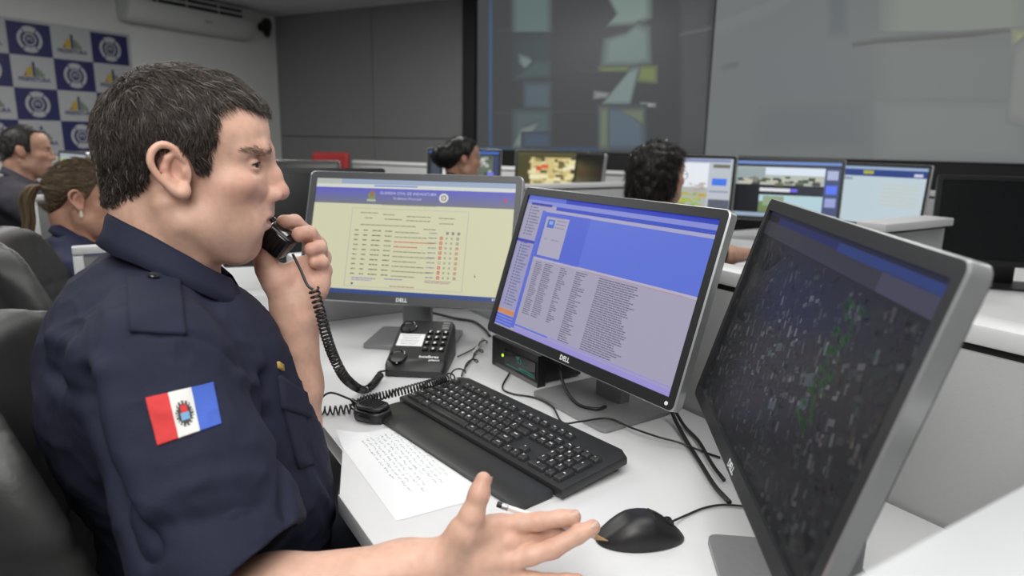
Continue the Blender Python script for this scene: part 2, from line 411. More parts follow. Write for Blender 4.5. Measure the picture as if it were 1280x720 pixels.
fr.box((XE/2, .01, -.006), (XE, .06, .018))
obj('frame', fr, M_['black'], vt, ang=None)

# banner on the left wall: 4 x 4 checkerboard of navy emblem blocks and white logo blocks
def onleft(px, py): return room(onplane(px, py, RC, RE))
yt = onleft(156, 39); bw, bh = .345, .268
ban = thing('backdrop_banner', 'white and navy checkerboard banner with ring emblems on white wall', 'banner', RM @ Vector((0.012, yt[1], 1.06)), math.atan2(RN[1], RN[0]))
# local: x runs along the wall towards the corner, -y into the room
navy, whit = 0, 1
M_['navy'] = mat('navy_print', (.012, .014, .085, 1), .5); M_['banw'] = mat('banner_cloth', (.36, .37, .385, 1), .6)
M_['yel'] = mat('yellow_print', (.40, .30, .03, 1), .6); M_['grp'] = mat('green_print', (.10, .16, .09, 1), .6); M_['orp'] = mat('orange_print', (.32, .12, .03, 1), .6)
cl = MB().box((-2*bw+.012, -.004, 2*bh+.006), (4*bw+.04, .006, 4*bh+.05))
obj('cloth', cl, M_['banw'], ban, ang=None)
XZ = Matrix(((1, 0, 0, 0), (0, 0, -1, 0), (0, 1, 0, 0), (0, 0, 0, 1)))   # text plane to x-z, facing -y
def ring(b, cx, cz, r0, r1, y, mi, seg=32, a0=0, a1=2*PI):
    n = seg; vs = []
    for k in range(n+1):
        w = a0+(a1-a0)*k/n; vs += [(cx+r0*math.cos(w), y, cz+r0*math.sin(w)), (cx+r1*math.cos(w), y, cz+r1*math.sin(w))]
    b.add(vs, [(2*k, 2*k+1, 2*k+3, 2*k+2) for k in range(n)], mi)
pb = MB()
for c in range(4):
    for r in range(4):
        x0 = -(c+1)*bw; z0 = (3-r)*bh+.006; cx, cz = x0+bw/2, z0+bh/2
        if (c+r) % 2 == 0:
            pb.rect(x0, z0, x0+bw, z0+bh, -.008, 0)
            ring(pb, cx, cz, .074, .1, -.009, 1, a0=-.9, a1=.9); ring(pb, cx, cz, .074, .1, -.009, 1, a0=PI-.9, a1=PI+.9)
            ring(pb, cx, cz, .062, .108, -.009, 1, a0=1.0, a1=PI-1.0); ring(pb, cx, cz, .062, .108, -.009, 1, a0=PI+1.0, a1=2*PI-1.0)
            ring(pb, cx, cz, .040, .052, -.009, 1)
            pb.text('PS', Matrix.Translation((cx, -.009, cz)) @ XZ, .05, 1, bold=.02)
        else:
            pb.text('PREFEITURA', Matrix.Translation((cx, -.009, cz-.062)) @ XZ, .047, 0, bold=.025)
            pb.rect(cx-.008, cz-.035, cx+.012, cz+.085, -.009, 0); pb.rect(cx-.055, cz-.035, cx-.014, cz+.035, -.009, 2)
            pb.add([(cx-.085, -.009, cz-.035), (cx-.058, -.009, cz-.035), (cx-.058, -.009, cz+.01)], [(0, 1, 2)], 4)
            pb.rect(cx-.032, cz+.0, cx-.014, cz+.055, -.0094, 2); pb.rect(cx+.018, cz-.035, cx+.04, cz+.04, -.009, 3); pb.rect(cx+.046, cz-.035, cx+.062, cz+.02, -.009, 3)
            pb.rect(cx+.066, cz-.035, cx+.08, cz-.005, -.009, 3)
obj('print', pb, [M_['navy'], M_['banw'], M_['yel'], M_['grp'], M_['orp']], ban, ang=None)

# air conditioner under the ceiling on the left wall
y0, y1 = onleft(152, 20)[1]-.05, onleft(313, 35)[1]-.12
ac = thing('air_conditioner', 'long off-white air conditioner with dark louvres mounted high on wall', 'air conditioner', RM @ Vector((0, y0, 2.25)), math.atan2(RE[1], RE[0])-PI/2+PI)
# local: x runs from the corner end back along the wall... y points into the room
Lx = y1-y0
ac.location = RM @ Vector((0, y1, 2.25)); ac.rotation_euler = (0, 0, math.atan2(-RN[1], -RN[0]))
prof = [(0, .33), (0, .07), (.03, .035), (.10, .015), (.17, .03), (.215, .075), (.235, .13), (.24, .19), (.235, .215), (.20, .225), (.20, .255), (.225, .262), (.222, .275), (.195, .28), (.195, .31), (.215, .33)]
body = MB(); n = len(prof); vs = []
stn = [(0, .80), (.015, .9), (.05, 1), (Lx-.05, 1), (Lx-.015, .9), (Lx, .80)]
for x, k in stn:
    for d, z in prof: vs.append((x, d*k, .18+(z-.18)*(k*.35+.65)))
fs = [(i*n+k, i*n+(k+1) % n, (i+1)*n+(k+1) % n, (i+1)*n+k) for i in range(len(stn)-1) for k in range(n)]
fs += [tuple(range(n))[::-1], tuple(range((len(stn)-1)*n, len(stn)*n))]
body.add(vs, fs); body.box((Lx*.42, .238, .12), (.09, .008, .016), .002, mi=1)
obj('casing', body, [M_['acw'], M_['stand']], ac, ang=50)
lv = MB()
for zc in (.24, .295):
    lv.box((Lx*.47, .202, zc), (Lx*.72, .012, .026))
obj('louvre', lv, M_['black'], ac)
for x in (.32, .58, .8): obj('louvre_divider', MB().box((Lx*x, .212, .267), (.008, .02, .085)), M_['acw'], ac)

# little black camera near the corner
p = onleft(326, 34)
cm = thing('security_camera', 'small black security camera on bracket beside wall corner', 'camera', RM @ Vector((0, p[1], p[2])), math.atan2(RE[1], RE[0]))
obj('bracket', MB().lathe([(.05, 0), (.05, .015), (.02, .02), (.018, .06)], M=Matrix.Rotation(PI/2, 4, 'Y'), seg=16), M_['black'], cm)
obj('camera_body', MB().tube([(.07, .03, .05), (.12, -.02, .0), (.16, -.06, -.09)], [.055, .06, .04], 14), M_['black'], cm)
obj('lens', MB().tube([(.16, -.06, -.09), (.172, -.07, -.115)], [.03, .028], 14), M_['blackg'], cm)

# -------------------------------------------------------------- lighting
def area(name, p, sx, sy, w, tgt=None, col=(1, .985, .96)):
    l = bpy.data.lights.new(name, 'AREA'); l.shape = 'RECTANGLE'; l.size = sx; l.size_y = sy; l.energy = w; l.color = col
    o = bpy.data.objects.new(name, l); C.objects.link(o); o.location = p
    if tgt is not None: o.rotation_euler = (Vector(tgt)-Vector(p)).to_track_quat('-Z', 'Y').to_euler()
    return o
for x, y, sx, sy, wt in ((-.5, .1, 1.6, 1.2, 25), (.7, .9, 1.2, 1.2, 15), (-1.6, 2.0, 1.2, .6, 16), (.9, 3.1, 1.2, .6, 18), (-2.2, 4.6, 1.2, .6, 42), (-.6, 5.0, 1.2, .6, 32), (2.8, 2.4, 1.2, .6, 16), (-3.0, 2.6, 1.2, .6, 30)):
    area('ceiling_lamp', (x, y, 2.57), sx, sy, wt)
area('camera_flash', (-.15, -.45, 1.9), .8, .6, 15, (-.2, 1.0, 1.0))
w = bpy.data.worlds.new('world'); sc.world = w; w.use_nodes = True
w.node_tree.nodes['Background'].inputs[0].default_value = (.5, .52, .55, 1); w.node_tree.nodes['Background'].inputs[1].default_value = .05
# ------------------------------------------------- workstation furniture
DZ = .74
PA = R(-32.0); PD = np.array([math.sin(PA), math.cos(PA), 0]); PR = np.array([math.cos(PA), -math.sin(PA), 0])   # along the row (away), and outwards to the right
P0 = onz(1107.8, 623.8, DZ); P0[2] = 0
def row(s, o): return P0+PD*s+PR*o          # s along the row, o outwards from the user face of the partition
PTH = .05
def partition(name, label, a, b, top=1.023, cap_w=.062, thick=PTH, group=None, z0=0., cm='cap'):
    """a panel on a recessed black strip under a white cap, user face on the line a-b"""
    a = np.asarray(a, float); b = np.asarray(b, float); d = b-a; L = np.linalg.norm(d); d /= L
    t = thing(name, label, 'partition', (a[0], a[1], 0), math.atan2(d[1], d[0]), group)
    obj('panel', MB().box((L/2, -thick/2, (top-.038+z0)/2), (L, thick, top-.038-z0), .002), M_['panel'], t)
    obj('joint_strip', MB().box((L/2, -thick/2, top-.034), (L-.004, thick-.012, .014)), M_['gap'], t)
    obj('cap', MB().box((L/2, -thick/2, top-.0135), (L+.004, cap_w, .027), .004), M_[cm], t)
    return t
s1 = 2.75; s0 = -.5
qd = np.array([math.sin(R(58)), math.cos(R(58)), 0]); q = onz(1180, 655, 1.023)-np.array([-qd[1], qd[0], 0])*.011
qs = ((row(0, 0)-q)@PR)/(qd@PR)
partition('partition', 'grey partition with white cap standing behind the three near monitors', row(s0, 0), row(s1, 0))
# divider towards the neighbour, standing on the desk
partition('partition', 'low grey divider behind the pale yellow web page monitor', row(1.33, -.008), row(1.33, -.50), top=.93, z0=DZ+.001)
# divider near the camera
ps = q-qd*.28; pe = q+qd*(qs-.01); ps[2] = pe[2] = 0
partition('partition', 'blurred white capped divider nearest the camera in the lower right corner', ps, pe, cap_w=.07, cm='cap2')
# desk top of the workstation row: back edge on the partition, front edge passing the man
f0, f1 = onz(427.5, 626, DZ), onz(471, 687.5, DZ)
fd = (f1-f0)/np.linalg.norm(f1-f0); qn = np.array([-qd[1], qd[0], 0])
def cut(p, d, off): return p+d*(((q-p)@qn+off)/(d@qn))      # where a line meets the near divider
bl = row(2.7, -.006); br = cut(row(0, -.006), PD, .012); fr_ = cut(f0, fd, .012); fl = f0-fd*.15; fl2 = row(2.7, -.74); fA = f0+fd*-.02; fl = f0-fd*.16+np.array([.05, .02, 0]); fB = fl-fd*.3
dk = thing('desk', 'long white laminate desk the officer sits at under phone and keyboard', 'desk', (float(f0[0]), float(f0[1]), 0))
out = [p[:2]-f0[:2] for p in (bl, fl2, fB, fl, fA, fr_, br)]
if sum(out[i][0]*out[(i+1) % 7][1]-out[(i+1) % 7][0]*out[i][1] for i in range(7)) < 0: out = out[::-1]
obj('desk_top', MB().slab([tuple(p) for p in out], DZ-.03, DZ, .003), M_['desk'], dk)
for s in (2.4, 1.12, -.1):
    p = row(s, -.1)-f0; obj('leg', MB().box((p[0], p[1], (DZ-.031)/2), (.05, .05, DZ-.031), .004), M_['stand'], dk)

# ---------------------------------------------------------------- monitors
MW, MH = .5376, .320
def dash(b, x, z, wd, h, c, y, rnd, gap=.5, lo=.004, hi=.014):
    """a line of words as little dashes"""
    e = x+wd
    while x < e:
        w = min(rnd.uniform(lo, hi), e-x); b.rect(x, z, x+w, z+h, y, 0, c); x += w+h*gap
def monitor(label, base, yaw, tilt, bottom, off, screen, bez='bezel', group='', detail=True, base_wd=.217, rz_base=None, black=False, logo=True, bl=0.):
    t = thing('monitor', label, 'monitor', base, rz_base if rz_base is not None else yaw, group or None)
    dy = yaw-(rz_base if rz_base is not None else yaw)
    PM = Matrix.Rotation(dy, 4, 'Z') @ Matrix.Translation((0, -off, bottom)) @ Matrix.Rotation(-tilt, 4, 'X')   # panel frame: x right, z up, +y back
    edge, bz = (M_['blackp'], M_['blackp']) if black else (M_['silver'], M_[bez])
    hs = MB()
    def rr(w, h, r, n=5):
        o = []
        for cx, cz, a in ((w-r, h-r, 0), (-w+r, h-r, PI/2), (-w+r, r, PI), (w-r, r, 1.5*PI)):
            for k in range(n+1): o.append((cx+r*math.cos(a+PI/2*k/n), cz+r*math.sin(a+PI/2*k/n)))
        return o
    o1 = rr(MW/2, MH, .012); o2 = [(x*.97, .006+z*.965) for x, z in o1]; o3 = [(x*.62, MH*.14+z*.66) for x, z in o1]; n = len(o1)
    ed = MB(); vs = [(x, .0, z) for x, z in o1]+[(x, .015, z) for x, z in o1]
    i1 = rr(MW/2-.003, MH-.003, .010); i1 = [(x, z+.0015) for x, z in i1]
    vs += [(x, -.0015, z) for x, z in i1]
    ed.add(vs, [(k, (k+1) % n, n+(k+1) % n, n+k) for k in range(n)]+[(2*n+k, 2*n+(k+1) % n, (k+1) % n, k) for k in range(n)])
    obj('edge_trim', ed, edge, t, ang=50, M=PM)
    hs.add([(x, .015, z) for x, z in o1]+[(x, .021, z) for x, z in o2]+[(x, .050, z) for x, z in o3],
           [(k, (k+1) % n, n+(k+1) % n, n+k) for k in range(n)]+[(n+k, n+(k+1) % n, 2*n+(k+1) % n, 2*n+k) for k in range(n)]+[tuple(range(2*n, 3*n))[::-1]])
    obj('housing', hs, M_['blackp'], t, ang=40, M=PM)
    sw, sz0, sz1 = .2515, .0205, .0205+.2825   # lit area
    bzm = MB(); k4 = [(sw, sz1), (-sw, sz1), (-sw, sz0), (sw, sz0)]
    inn = []
    for (cx, cz) in k4: inn += [(cx, cz)]*6
    bzm.add([(x, -.0015, z) for x, z in i1]+[(x, -.0015, z) for x, z in inn]+[(x, .003, z) for x, z in inn],
            [(k, (k+1) % n, n+(k+1) % n, n+k) for k in range(n)]+[(n+k, n+(k+1) % n, 2*n+(k+1) % n, 2*n+k) for k in range(n) if k % 6 == 5])
    obj('bezel', bzm, bz, t, ang=30, M=PM)
    sb = MB() if screen is not None else MB().rect(-sw, sz0, sw, sz1, .003)
    if screen is not None: screen(sb, -sw, sz0, 2*sw, sz1-sz0)
    obj('screen', sb, M_['screenoff'] if screen is None else M_['lcd'], t, ang=None, M=PM)
    if logo: obj('logo', MB().text('DELL', Matrix.Translation((0, -.0022, .0105)) @ XZ, .0125, bold=.03), M_['legend'], t, ang=None, M=PM)
    if detail:
        obj('power_button', MB().lathe([(.0032, 0), (.0032, .0012)], seg=12, M=Matrix.Translation((MW/2-.018, -.0015, .0105)) @ Matrix.Rotation(PI/2, 4, 'X')), M_['legend'], t, M=PM)
    # stand
    st = M_['blackp'] if black else M_['stand']
    bo = [(-base_wd/2+bl, -.088), (base_wd/2+bl, -.088), (base_wd/2+bl, .085), (-base_wd/2+bl, .085)]
    obj('stand_base', MB().slab(bo, .0015, .009, .012, seg=3, vert=True), st, t, ang=40)
    ny = .03; top = bottom+.17
    nk = MB().box((bl, ny, top/2+.004), (.074, .026, top), .004)
    nk.box((bl*.6, ny-.012, top-.03), (.10, .03, .10), .005)
    obj('stand_neck', nk, st, t, ang=40)
    return t
CY = lambda *a: rgb(*a)
def scr_web(b, x, z, w, h):
    rd = random.Random(3); Y = .003
    def r_(u0, v0, u1, v1, c, k=1): b.rect(x+u0*w, z+(1-v1)*h, x+u1*w, z+(1-v0)*h, Y-.00003*k, 0, CY(*c))
    b.rect(x, z, x+w, z+h, Y, 0, CY(205, 204, 172))
    r_(0, 0, .13, .05, (178, 184, 176)); r_(.13, 0, 1, .045, (150, 166, 190)); r_(0, .045, 1, .075, (206, 210, 204)); r_(.30, .05, .52, .062, (120, 140, 200), 2)
    for i in range(7): r_(0, .078+.02*i, 1, .098+.02*i+.001, (96+3*i, 98+3*i, 188-9*i))
    T = lambda s, u, v, sz, c, al='CENTER': b.text(s, Matrix.Translation((x+u*w, Y-.00016, z+(1-v)*h)) @ XZ, sz, 0, CY(*c), al)
    T('GUARDA CIVIL DE INDAIATUBA', .475, .118, .0100, (196, 200, 226)); T('Prefeitura Municipal', .475, .162, .0088, (186, 190, 220))
    r_(.275, .12, .31, .19, (122, 140, 96), 2); r_(.283, .10, .303, .15, (150, 110, 80), 3); r_(.27, .175, .315, .195, (170, 176, 160), 4)
    ring(b, x+.655*w, z+.855*h, .007, .0115, Y-.00016, 0, 20); b.c[-20:] = [CY(214, 214, 200)]*20
    ring(b, x+.655*w, z+.855*h, .0002, .005, Y-.00016, 0, 16); b.c[-16:] = [CY(190, 190, 170)]*16
    r_(.945, .14, .96, .16, (206, 60, 90), 2)
    dash(b, x+.35*w, z+.775*h, .27*w, .0022, CY(150, 150, 120), Y-.0001, rd)
    # page frame
    gc = (172, 172, 168)
    r_(.20, .255, .785, .2585, gc); r_(.20, .935, .785, .9385, gc); r_(.20, .255, .2025, .9385, gc); r_(.7825, .255, .785, .9385, gc)
    ln = (140, 140, 112)
    for u, v, l in ((.245, .30, .09), (.36, .31, .06), (.48, .32, .12), (.64, .325, .08), (.27, .345, .04), (.37, .35, .09), (.48, .355, .12), (.645, .37, .07), (.25, .405, .28), (.57, .425, .06)):
        dash(b, x+u*w, z+(1-v)*h, l*w, .0024, CY(*ln), Y-.0001, rd)
    for i in range(10):
        v = .455+.042*i
        for u, l in ((.225, .022), (.27, .022), (.315, .045), (.38, .035)): dash(b, x+u*w, z+(1-v)*h, l*w, .0028, CY(118, 118, 92), Y-.0001, rd)
        c = (190, 92, 76) if i in (2, 3) else (134, 134, 108)
        dash(b, x+.43*w, z+(1-v-.004)*h, (.12 + .04*(i % 3))*w, .0024, CY(*c), Y-.0001, rd); dash(b, x+.60*w, z+(1-v)*h, .04*w, .0024, CY(130, 130, 150), Y-.0001, rd)
        r_(.225, v+.014, .64, v+.0152, (196, 180, 156), 2)
        if i:
            r_(.655, v-.02, .669, v+.006, (196, 60, 52) if i != 6 else (180, 170, 140), 2); r_(.659, v-.012, .665, v-.002, (224, 214, 190), 3)
            for u in (.683, .708): r_(u, v-.016, u+.009, v+.002, (158, 158, 134), 2)
            r_(.735, v-.018, .748, v+.004, (186, 110, 90) if i in (3, 4, 5, 6, 7, 8) else (128, 128, 110), 2); r_(.738, v-.011, .744, v-.003, (210, 205, 178), 3)
        else:
            for u in (.683, .71, .738): r_(u, v-.02, u+.013, v+.004, (132, 132, 120), 2)
    for u, v, l, c in ((.235, .868, .12, (126, 130, 176)), (.40, .865, .09, (126, 130, 176)), (.235, .885, .1, (160, 150, 190)), (.43, .925, .12, (176, 130, 110)), (.60, .862, .13, (170, 150, 150)), (.60, .875, .12, (170, 150, 150))):
        dash(b, x+u*w, z+(1-v)*h, l*w, .0024, CY(*c), Y-.0001, rd)
    r_(.235, .905, .245, .922, (70, 80, 140), 2)
    r_(0, .962, 1, 1, (58, 76, 132)); r_(.01, .966, .045, .998, (110, 150, 120), 2)
    for i in range(6): r_(.93+.011*i, .972, .937+.011*i, .99, (190, 200, 216), 2)
    b.add([(x+.835*w, Y-.00016, z+.22*h), (x+.839*w, Y-.00016, z+.19*h), (x+.843*w, Y-.00016, z+.198*h)], [(0, 1, 2)], 0, CY(40, 40, 40))
def scr_app(b, x, z, w, h):
    rd = random.Random(5); Y = .003
    def r_(u0, v0, u1, v1, c, k=1): b.rect(x+u0*w, z+(1-v1)*h, x+u1*w, z+(1-v0)*h, Y-.00003*k, 0, CY(*c))
    b.rect(x, z, x+w, z+h, Y, 0, CY(160, 156, 178))
    r_(0, 0, 1, .03, (88, 104, 200)); r_(.25, 0, 1, .028, (48, 62, 178), 2); r_(0, .03, 1, .062, (128, 136, 206)); r_(.03, .05, .17, .068, (56, 64, 156), 3); r_(.2, .06, 1, .085, (58, 78, 186), 2); r_(.14, .088, 1, .108, (162, 160, 196), 2)
    r_(.14, .105, 1, .44, (92, 112, 208)); r_(.14, .105, .42, .44, (84, 102, 202), 2)
    r_(0, .068, .135, .33, (158, 154, 180), 2); r_(0, .35, .12, .86, (150, 148, 184), 2); r_(0, .33, .135, .352, (62, 72, 172), 3); r_(.118, .10, .14, .98, (92, 106, 200), 4)
    r_(.155, .135, .30, .42, (166, 162, 184), 3); r_(.17, .155, .215, .215, (74, 104, 196), 5); r_(.18, .165, .205, .19, (140, 160, 214), 6)
    for u, v, l in ((.225, .16, .06), (.225, .185, .06), (.225, .21, .06), (.22, .30, .05), (.175, .30, .02), (.165, .14, .1)): dash(b, x+u*w, z+(1-v)*h, l*w, .002, CY(132, 132, 160), Y-.0002, rd)
    for i in range(34):
        v = .09+.0225*i
        if v > .84: break
        if .31 < v < .36: continue
        b.rect(x+.03*w, z+(1-v)*h, x+.038*w, z+(1-v)*h+.0028, Y-.0002, 0, CY(70, 74, 104)); dash(b, x+.046*w, z+(1-v)*h, rd.uniform(.03, .062)*w, .0022, CY(104, 104, 134), Y-.0002, rd)
    r_(0, .87, .118, .905, (200, 132, 84), 3)
    for i in range(4): r_(0, .91+.021*i, .118, .927+.021*i, (84, 104, 206), 3)
    r_(.14, .435, 1, .452, (176, 170, 190), 2); dash(b, x+.46*w, z+.545*h, .5*w, .0016, CY(170, 140, 160), Y-.0002, rd)
    for i in range(33):
        v = .475+.0145*i
        for u, l in ((.165, rd.uniform(.03, .05)), (.225, rd.uniform(.04, .06)), (.325, rd.uniform(.01, .05)), (.42, rd.uniform(.03, .07)), (.55, .18+rd.uniform(-.02, .03))):
            if i > 26 and u < .4: continue
            dash(b, x+u*w, z+(1-v)*h, l*w, .0019, CY(104, 102, 124), Y-.00012, rd)
    r_(.14, .945, .36, .957, (96, 112, 214), 4); r_(.36, .945, 1, .957, (150, 146, 204), 4); r_(.14, .965, 1, 1, (150, 142, 206), 3)
def scr_map(b, x, z, w, h):
    rd = random.Random(9); Y = .003
    def r_(u0, v0, u1, v1, c, k=1): b.rect(x+u0*w, z+(1-v1)*h, x+u1*w, z+(1-v0)*h, Y-.00003*k, 0, CY(*c))
    b.rect(x, z, x+w, z+h, Y, 0, CY(19, 20, 24))
    r_(0, 0, 1, .02, (22, 26, 50)); r_(.1, .02, 1, .05, (28, 34, 84)); r_(.55, .02, 1, .055, (34, 52, 108), 2); r_(0, .05, 1, .12, (44, 44, 56)); r_(.78, .05, 1, .12, (58, 58, 76), 2)
    # aerial town: slanting blocks of roofs, streets, green squares
    def blk(u, v, du, dv, a, c, k):
        ca, sa = math.cos(a), math.sin(a); p = []
        for e, f in ((-1, -1), (1, -1), (1, 1), (-1, 1)):
            X = u*w+(e*du*ca-f*dv*sa)*w; Zz = v*h+(e*du*sa+f*dv*ca)*w; p.append((min(max(X, 0), w)+x, Y-.00003*k, z+min(max(Zz, 0), h*.875)))
        b.add(p, [(0, 1, 2, 3)], 0, CY(*c))
    for i in range(14): blk(rd.random(), rd.random()*.85, rd.uniform(.03, .08), rd.uniform(.02, .05), rd.uniform(0, 3), rd.choice([(20, 22, 24), (24, 22, 30), (14, 17, 16), (26, 24, 24)]), 2)
    for i in range(1500):
        u, v = rd.random(), rd.random()*.86; ctr = max(0, 1-abs(u-.55)*1.5)*max(0, 1-abs(v-.5)*1.5)
        br = rd.random()**3; base = 23+int(62*br*(.35+ctr)); s = rd.uniform(.003, .010)
        t = rd.random(); c = (base, base+1, base+5) if t < .6 else (base+2, base-1, base-2) if t < .8 else (base-4, base+4, base+4)
        blk(u, v, s*1.4, s*.7, .35+rd.choice([0, PI/2])+rd.uniform(-.1, .1), tuple(max(8, q) for q in c), 3)
    for i in range(60): blk(.72+rd.uniform(-.03, .05), .6+rd.uniform(-.25, .22), .005, .011, 1.2, (22, 40+rd.randrange(22), 20), 4)
    for u, v, s in ((.68, .5, .022), (.7, .42, .018), (.46, .5, .016), (.42, .45, .012), (.3, .3, .01), (.55, .3, .014)): blk(u, v, s, s*.6, .4, (52, 62, 66), 4)
    for i in range(7): blk(.5, .1+.12*i, .5, .0016, .32, (30, 31, 36), 2); blk(.1+.15*i, .42, .0016, .25, .32, (30, 31, 36), 2)
GM = 'monitors on the near desk'
K = 1.05
mons = [((-.248, 1.479, -.367), -10.85, 19.7, .095, scr_web, 'bezel_lit', 'silver edged monitor showing pale yellow web page behind the desk phone', -6.6),
        ((.093, 1.131, -.383), -55.75, 17.75, .095, scr_app, 'bezel', 'middle monitor showing blue and lilac list program above the keyboard', -55.75),
        ((.249, .704, -.366), -95.98, 15.9, .078, scr_map, 'bezel', 'nearest monitor showing dark aerial map beside the mouse', -95.98)]
for p, yaw, tilt, off, sf, bz, lab, rb in mons:
    y = R(yaw); bk = np.array([-math.sin(y), math.cos(y), 0]); pb_ = CAM+np.array(p)*K; base = pb_+bk*off; base[2] = DZ
    monitor(lab, base, y, R(tilt), pb_[2]-DZ, off, sf, bez=bz, rz_base=R(rb), bl=.062 if rb < -90 else 0.)

# --------------------------------------------------------------- keyboard
k1 = np.array([.64, -.768, 0]); k1 /= np.linalg.norm(k1); k2 = np.array([-k1[1], k1[0], 0])
ko = k1*-1.068+k2*.617; KW, KD = .446, .150
kb = thing('keyboard', 'black computer keyboard with white legends in front of middle monitor', 'keyboard', (ko[0], ko[1], DZ), math.atan2(k1[1], k1[0]))
TL = R(4.2)
KM = Matrix.Translation((0, 0, .004)) @ Matrix.Rotation(TL, 4, 'X')
obj('case', MB().slab([(0, 0), (KW, 0), (KW, KD-.012), (KW-.02, KD), (.02, KD), (0, KD-.012)], 0, .016, .0035), M_['keyp'], kb, M=KM)
for x in (.03, KW-.03):
    obj('foot', MB().box((x, .02, .0033), (.03, .012, .0056)), M_['blackp'], kb); obj('foot', MB().box((x, KD-.02, .0082), (.03, .008, .0150)), M_['blackp'], kb)
U = .0187; keys = []
def krow(y, x, specs):
    for s in specs:
        nm, wd = (s, 1.) if isinstance(s, str) else s
        if nm is not None: keys.append((x+wd*U/2, y, wd, nm))
        x += wd*U
kx = .012; ky = .0165
krow(ky, kx, [('Ctrl', 1.25), ('', 1.25), ('Alt', 1.25), ('', 6.25), ('Alt', 1.25), ('', 1.25), ('', 1.25), ('Ctrl', 1.25)])
krow(ky+U, kx, [('Shift', 1.25)]+list('\\ZXCVBNM,.;')+['/', ('Shift', 1.75)])
krow(ky+2*U, kx, [('Caps', 1.75)]+list('ASDFGHJKL')+['Ç', '~', ']', ('Enter', 1.25)])
krow(ky+3*U, kx, [('Tab', 1.5)]+list('QWERTYUIOP')+['´', '[', ('', 1.5)])
krow(ky+4*U, kx, list("'1234567890-=")+[('Back', 2)])
krow(ky+5.35*U, kx, ['Esc', (None, 1)]+['F1', 'F2', 'F3', 'F4']+[(None, .5)]+['F5', 'F6', 'F7', 'F8']+[(None, .5)]+['F9', 'F10', 'F11', 'F12'])
nx = kx+15.25*U
krow(ky, nx, ['<', 'v', '>']); krow(ky+U, nx+U, ['^']); krow(ky+3*U, nx, ['Del', 'End', 'PgD']); krow(ky+4*U, nx, ['Ins', 'Hm', 'PgU']); krow(ky+5.35*U, nx, ['Prt', 'Scr', 'Pau'])
px_ = nx+3.3*U
krow(ky, px_, [('0', 2), ',']); krow(ky+U, px_, list('123')); krow(ky+2*U, px_, list('456')); krow(ky+3*U, px_, list('789')); krow(ky+4*U, px_, ['Nm', '/', '*', '-'])
keys.append((px_+3.5*U, ky+2.5*U, -1, '+')); keys.append((px_+3.5*U, ky+.5*U, -1, 'En'))
rest = MB()
def keycap(b, wd, nm, M):
    w, d = (wd*U, U) if wd > 0 else (U, 2*U)
    b.box((0, 0, .0045), (w-.0028, d-.0028, .009), .0012, 1, 0, None, M, taper=((w-.006)/(w-.0028), (d-.006)/(d-.0028)))
    if nm:
        sz = .0068 if len(nm) == 1 else .0044
        b.text(nm, M @ Matrix.Translation((-.0026 if len(nm) == 1 else 0, .0026 if len(nm) == 1 else .001, .0091)), sz, 1, bold=.03)
    return b
for i, (x, y, wd, nm) in enumerate(keys):
    M = KM @ Matrix.Translation((x, y, .0135))
    if i < 100: obj('key', keycap(MB(), wd, nm, Matrix.Identity(4)), [M_['keyp'], M_['legend']], kb, M=M, ang=40)
    else: keycap(rest, wd, nm, M)
o = obj('key', rest, [M_['keyp'], M_['legend']], kb, ang=40); o['kind'] = 'stuff'
# palm rest
po = k1*-1.062+k2*.549
pr = thing('palm_rest', 'black palm rest lying along the front of the keyboard', 'palm rest', (po[0], po[1], DZ), math.atan2(k1[1], k1[0]))
PW, PDp = .424, .0655
b = MB(); prof = [(0, .0022), (0, .006), (.004, .0095), (.03, .0125), (PDp-.004, .0135), (PDp, .0125), (PDp, .0022)]
vs = [(x, d, zz) for x in (0, .006, PW-.006, PW) for d, zz in [(dd, z2 if x in (.006, PW-.006) else z2*.85+.0005) for dd, z2 in prof]]; n = len(prof)
b.add(vs, [(i*n+k, (i+1)*n+k, (i+1)*n+(k+1) % n, i*n+(k+1) % n) for i in range(3) for k in range(n)]+[tuple(range(n)), tuple(range(3*n, 4*n))[::-1]])
obj('pad', b, M_['keyp'], pr, ang=40)
# ------------------------------------------------------------------ paper
pc = [onz(420, 549, DZ), onz(495.5, 652, DZ)]; e1 = pc[1]-pc[0]; LP = np.linalg.norm(e1); e1 /= LP; e2 = np.array([-e1[1], e1[0], 0])
pp = thing('paper_sheet', 'white paper sheet covered with handwriting partly under the palm rest', 'paper', (pc[0][0], pc[0][1], DZ+.0004), math.atan2(e1[1], e1[0]))
b = MB(); NX, NY = 24, 18; PWd = .205
def pz(u, v):
    c = max(0, .05-(u*LP+ (1-v)*0+abs(v*PWd-.0)*.8))/.05
    return .0002+.018*c**1.6
vs = [(u/NX*LP, v/NY*PWd, pz(u/NX, v/NY)) for u in range(NX+1) for v in range(NY+1)]
b.add(vs, [(u*(NY+1)+v, (u+1)*(NY+1)+v, (u+1)*(NY+1)+v+1, u*(NY+1)+v+1) for u in range(NX) for v in range(NY)])
obj('sheet', b, M_['paper'], pp, ang=None)
hw = MB(); rd = random.Random(21)
for i in range(15):
    v = PWd-.075-.0085*i+.0; u = .02+.004*(i % 3)
    if v < .03: break
    end = LP*rd.uniform(.55, .9) if i > 1 else LP*.5
    while u < end:
        wl = rd.uniform(.006, .02); pts = []; q = u
        while q < u+wl:
            pts.append((q, v+rd.uniform(-.0022, .0026), .0007)); q += rd.uniform(.0009, .0018)
        if len(pts) > 2: hw.tube(pts, .00017, 3)
        u += wl+rd.uniform(.003, .006)
obj('handwriting', hw, M_['ink'], pp, ang=None)
